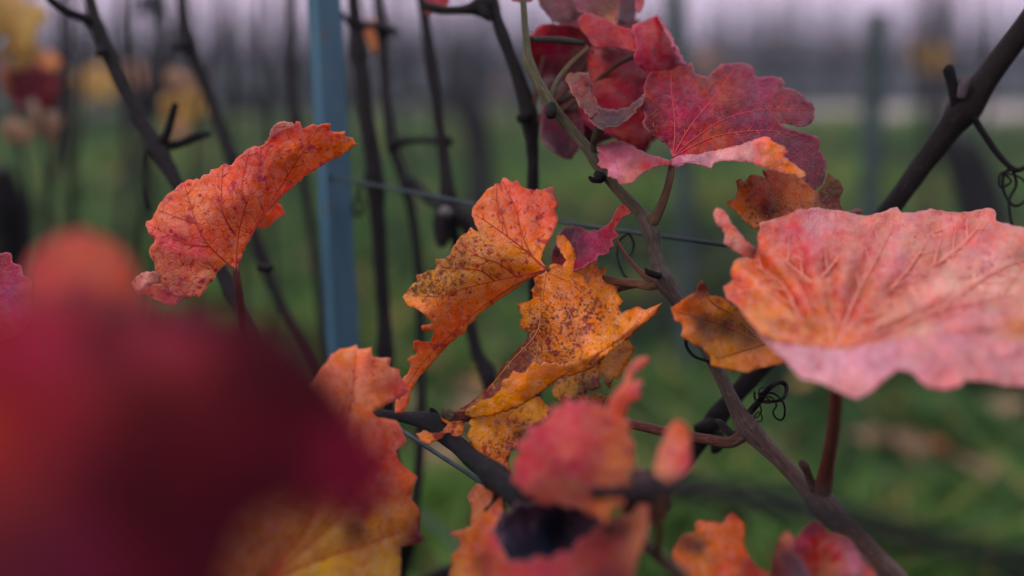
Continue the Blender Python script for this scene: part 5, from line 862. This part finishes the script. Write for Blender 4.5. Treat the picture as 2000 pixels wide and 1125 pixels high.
cane('cane', [(822, -80, .90, 26), (829, 30, .895, 30), (842, 120, .89, 30), (856, 220, .885, 30), (866, 300, .88, 31), (876, 380, .872, 36), (888, 460, .87, 30), (908, 580, .86, 31), (930, 680, .855, 34), (955, 740, .85, 38), (975, 860, .85, 38), (960, 1060, .86, 38)], DKC, BARK, vd, tail=tail_to(P(960, 1060, .86), hd, .006, .010), nodes=(5, 9), ws=.74)
for nm, ct in (('lateral', [(700, 52, .922, 26), (722, 48, .94, 14), (745, 55, .975, 22)]), ('lateral', [(748, 60, .975, 20), (768, 58, .965, 14), (782, 68, .96, 8)]), ('lateral', [(694, 50, .92, 24), (676, 38, .915, 12), (655, 8, .91, 8), (645, -20, .91, 6)]),
               ('lateral', [(768, 282, .955, 28), (790, 276, .945, 15), (830, 273, .93, 14), (870, 276, .885, 22), (884, 276, .88, 8)]), ('lateral', [(798, 352, .948, 26), (820, 370, .93, 22), (845, 392, .90, 22), (866, 402, .875, 30)]),
               ('spur', [(872, 400, .87, 44), (866, 430, .862, 40), (864, 470, .86, 26), (868, 482, .86, 12)]), ('spur', [(880, 400, .87, 30), (905, 430, .862, 34), (915, 460, .86, 20), (908, 470, .86, 8)])):
    cane(nm, ct, [(38, 34, 40), (30, 30, 36)], BARK, vd, segs=9)
tendril(vd, T0, [(722, 350), (706, 360), (698, 385), (690, 408), (700, 420), (712, 400), (702, 385)], .90, 9, w1=6)
cane('clip', [(862, 415, .853, 10), (868, 412, .85, 20), (876, 416, .85, 18), (880, 422, .853, 8)], [(170, 168, 172), (150, 150, 156)], BARK_SMOOTH, vd, segs=8)
put_leaf('leaf', 'orange', P(720, 70, 1.05), .032, (R(80), .3, .2), vd, 'small orange leaf seen between the two dark canes')
# cane left of the blue post
vp = empty('grapevine', (-.24, 1.18, 0), 'bare grapevine with one dark cane just left of the blue post', 'grapevine')
hp = (-.2, 1.15, .5); trunk(vp, -.24, 1.18, hp)
cane('cane', [(570, -80, 1.16, 20), (571, 0, 1.16, 22), (570, 130, 1.15, 24), (578, 250, 1.14, 30), (600, 400, 1.13, 23), (618, 520, 1.12, 24), (632, 660, 1.11, 25), (650, 860, 1.10, 26), (670, 1080, 1.10, 28)], DKC, BARK, vp, tail=tail_to(P(670, 1080, 1.10), hp, .006, .010), nodes=(2, 3), ws=.74)
cane('cane', [(348, -80, 1.02, 26), (356, 0, 1.02, 28), (366, 80, 1.015, 38), (392, 145, 1.01, 32), (428, 240, 1.0, 30), (456, 315, .99, 34), (482, 400, .985, 28), (506, 490, .98, 32), (545, 590, .97, 28), (600, 700, .96, 30), (660, 860, .96, 30), (690, 1080, .98, 32)], DKC, BARK, vp, tail=tail_to(P(690, 1080, .98), hp, .006, .010), nodes=(2, 5, 7), ws=.74)
cane('bud', [(362, 84, 1.01, 26), (346, 92, 1.0, 16), (338, 88, 1.0, 6)], [(30, 30, 36), (24, 26, 32)], BARK, vp, segs=8, n=5)
# far-left vine with hanging yellow and maroon leaves
ve = empty('grapevine', (-.62, 1.75, 0), 'blurred grapevine with yellow leaves and one hanging maroon leaf', 'grapevine')
he = (-.6, 1.72, .55); trunk(ve, -.62, 1.75, he, .045)
cane('cane', [(130, -80, 1.72, 16), (133, 60, 1.71, 18), (134, 200, 1.70, 20), (136, 330, 1.70, 18), (142, 450, 1.70, 20), (120, 620, 1.70, 24), (60, 820, 1.70, 30)], DKC, BARK, ve, tail=tail_to(P(60, 820, 1.70), he, .009, .014), nodes=(2,))
cane('cane', [(110, -80, 1.75, 13), (118, 110, 1.74, 13), (112, 290, 1.73, 14), (90, 400, 1.72, 16), (95, 440, 1.71, 18), (70, 640, 1.70, 20), (40, 820, 1.70, 26)], DKC, BARK, ve, tail=tail_to(P(40, 820, 1.70), he, .008, .014))
cane('cane', [(-5, 330, 1.5, 50), (15, 400, 1.52, 70), (22, 470, 1.55, 66), (20, 640, 1.6, 60), (10, 820, 1.65, 60)], [(44, 40, 46), (36, 34, 40)], BARK, ve, tail=tail_to(P(10, 820, 1.65), he, .015, .018), rough=.35)
cane('cane', [(232, -80, 2.1, 14), (236, 60, 2.1, 15), (240, 160, 2.08, 17), (246, 330, 2.05, 16), (200, 600, 1.95, 18), (80, 850, 1.75, 26)], DKC, BARK, ve, tail=tail_to(P(80, 850, 1.75), he, .009, .014))
cane('cane', [(300, -40, 1.65, 10), (296, 60, 1.64, 10), (292, 120, 1.63, 13), (288, 230, 1.62, 11), (240, 560, 1.65, 14), (90, 840, 1.7, 26)], DKC, BARK, ve, tail=tail_to(P(90, 840, 1.7), he, .009, .014))
for x0, x1, d, w in ((60, 90, 1.35, 9), (165, 140, 1.5, 8), (262, 300, 1.3, 9), (318, 270, 1.75, 10), (415, 380, 1.45, 9), (452, 470, 1.8, 10), (505, 530, 1.4, 8), (22, 60, 1.6, 10)):
    xm = (x0 + x1) / 2
    cane('cane', [(x0, -80, d, w * .8), (x0 + random.uniform(-8, 8), 90, d, w), (xm + random.uniform(-14, 14), 240, d + .01, w), (x1 + random.uniform(-10, 10), 420, d + .02, w * 1.1), (x1, 620, d + .03, w * 1.2), (max(60, x1 - 60), 850, 1.7, 20)], DKC, BARK, ve, tail=tail_to(P(max(60, x1 - 60), 850, 1.7), he, .008, .012), nodes=(1, 3), segs=8)
BLUR = [('yellow', 12, 40, 1.25, .075, (80, 10, 20)), ('yellow', 30, 90, 1.27, .05, (95, 30, 60)), ('red', 62, 170, 1.3, .06, (85, 0, 40)), ('orange', 85, 125, 1.35, .04, (60, 20, 0)), ('orange', 10, 150, 1.28, .045, (85, 20, 90)), ('tan', 30, 260, 1.35, .035, (80, 0, 30)),
        ('tan', 345, 165, 1.5, .045, (80, 10, 40)), ('yellow', 350, 215, 1.5, .05, (95, 20, 10)), ('tan', 388, 160, 1.52, .04, (85, 0, 60)), ('yellow', 392, 200, 1.5, .034, (80, 30, 0)), ('orange', 335, 240, 1.52, .045, (90, 10, 70)), ('tan', 80, 240, 1.4, .05, (80, 10, 60)), ('yellow', 190, 165, 2.6, .09, (80, 0, 10)), ('tan', 265, 150, 2.6, .07, (80, 0, 30)), ('tan', 350, 260, 1.5, .03, (80, 0, 0))]
WORD = {'yellow': 'blurred yellow leaf', 'orange': 'blurred orange leaf', 'red': 'hanging dark maroon leaf', 'tan': 'blurred dry tan leaf'}
for kd, px, py, d, s_, rt in BLUR:
    put_leaf('leaf', kd, P(px, py, d), s_, tuple(R(a) for a in rt), ve, WORD[kd])
put_leaf('leaf', 'dark', P(292, 14, 1.6), .04, (R(80), .5, .5), ve)
# orange leaf far out in the meadow vine
def rel_leaf(root, kd, pos, size, rot):
    o = put_leaf('leaf', kd, pos, size, rot); o.parent = root
    o.rotation_euler.z -= root.rotation_euler.z; inv = np.array(pos) - np.array(root.location); a = -root.rotation_euler.z; s = root.scale[0]
    o.location = ((inv[0] * math.cos(a) - inv[1] * math.sin(a)) / s, (inv[0] * math.sin(a) + inv[1] * math.cos(a)) / s, inv[2] / s); o.scale = (size / s,) * 3
rel_leaf(v2, 'yellow', far_leaf_pos, .20, (R(80), 0, .2))
rel_leaf(v2, 'tan', P(1380, 122, 6.05), .13, (R(75), 0, .4))

# ------------------------------------------------------------------ thin evening haze over the vineyard
hz = NT('evening_haze'); pv = hz.n('ShaderNodeVolumePrincipled'); pv.inputs['Color'].default_value = (.80, .84, .95, 1); pv.inputs['Density'].default_value = .0035; pv.inputs['Anisotropy'].default_value = .1
hz.put(hz.out.inputs['Volume'], pv.outputs[0])
hv_ = [(x, y, z) for x in (-125, 125) for y in (-35, 205) for z in (-1.0, 2.9)]
haze = mesh_obj('haze', hv_, [(0, 1, 3, 2), (4, 6, 7, 5), (0, 4, 5, 1), (2, 3, 7, 6), (0, 2, 6, 4), (1, 5, 7, 3)], hz.m, None, (0, 0, 0), smooth=False)
haze['kind'] = 'stuff'; haze['label'] = 'thin pale evening haze hanging over the whole vineyard'; haze['category'] = 'haze'
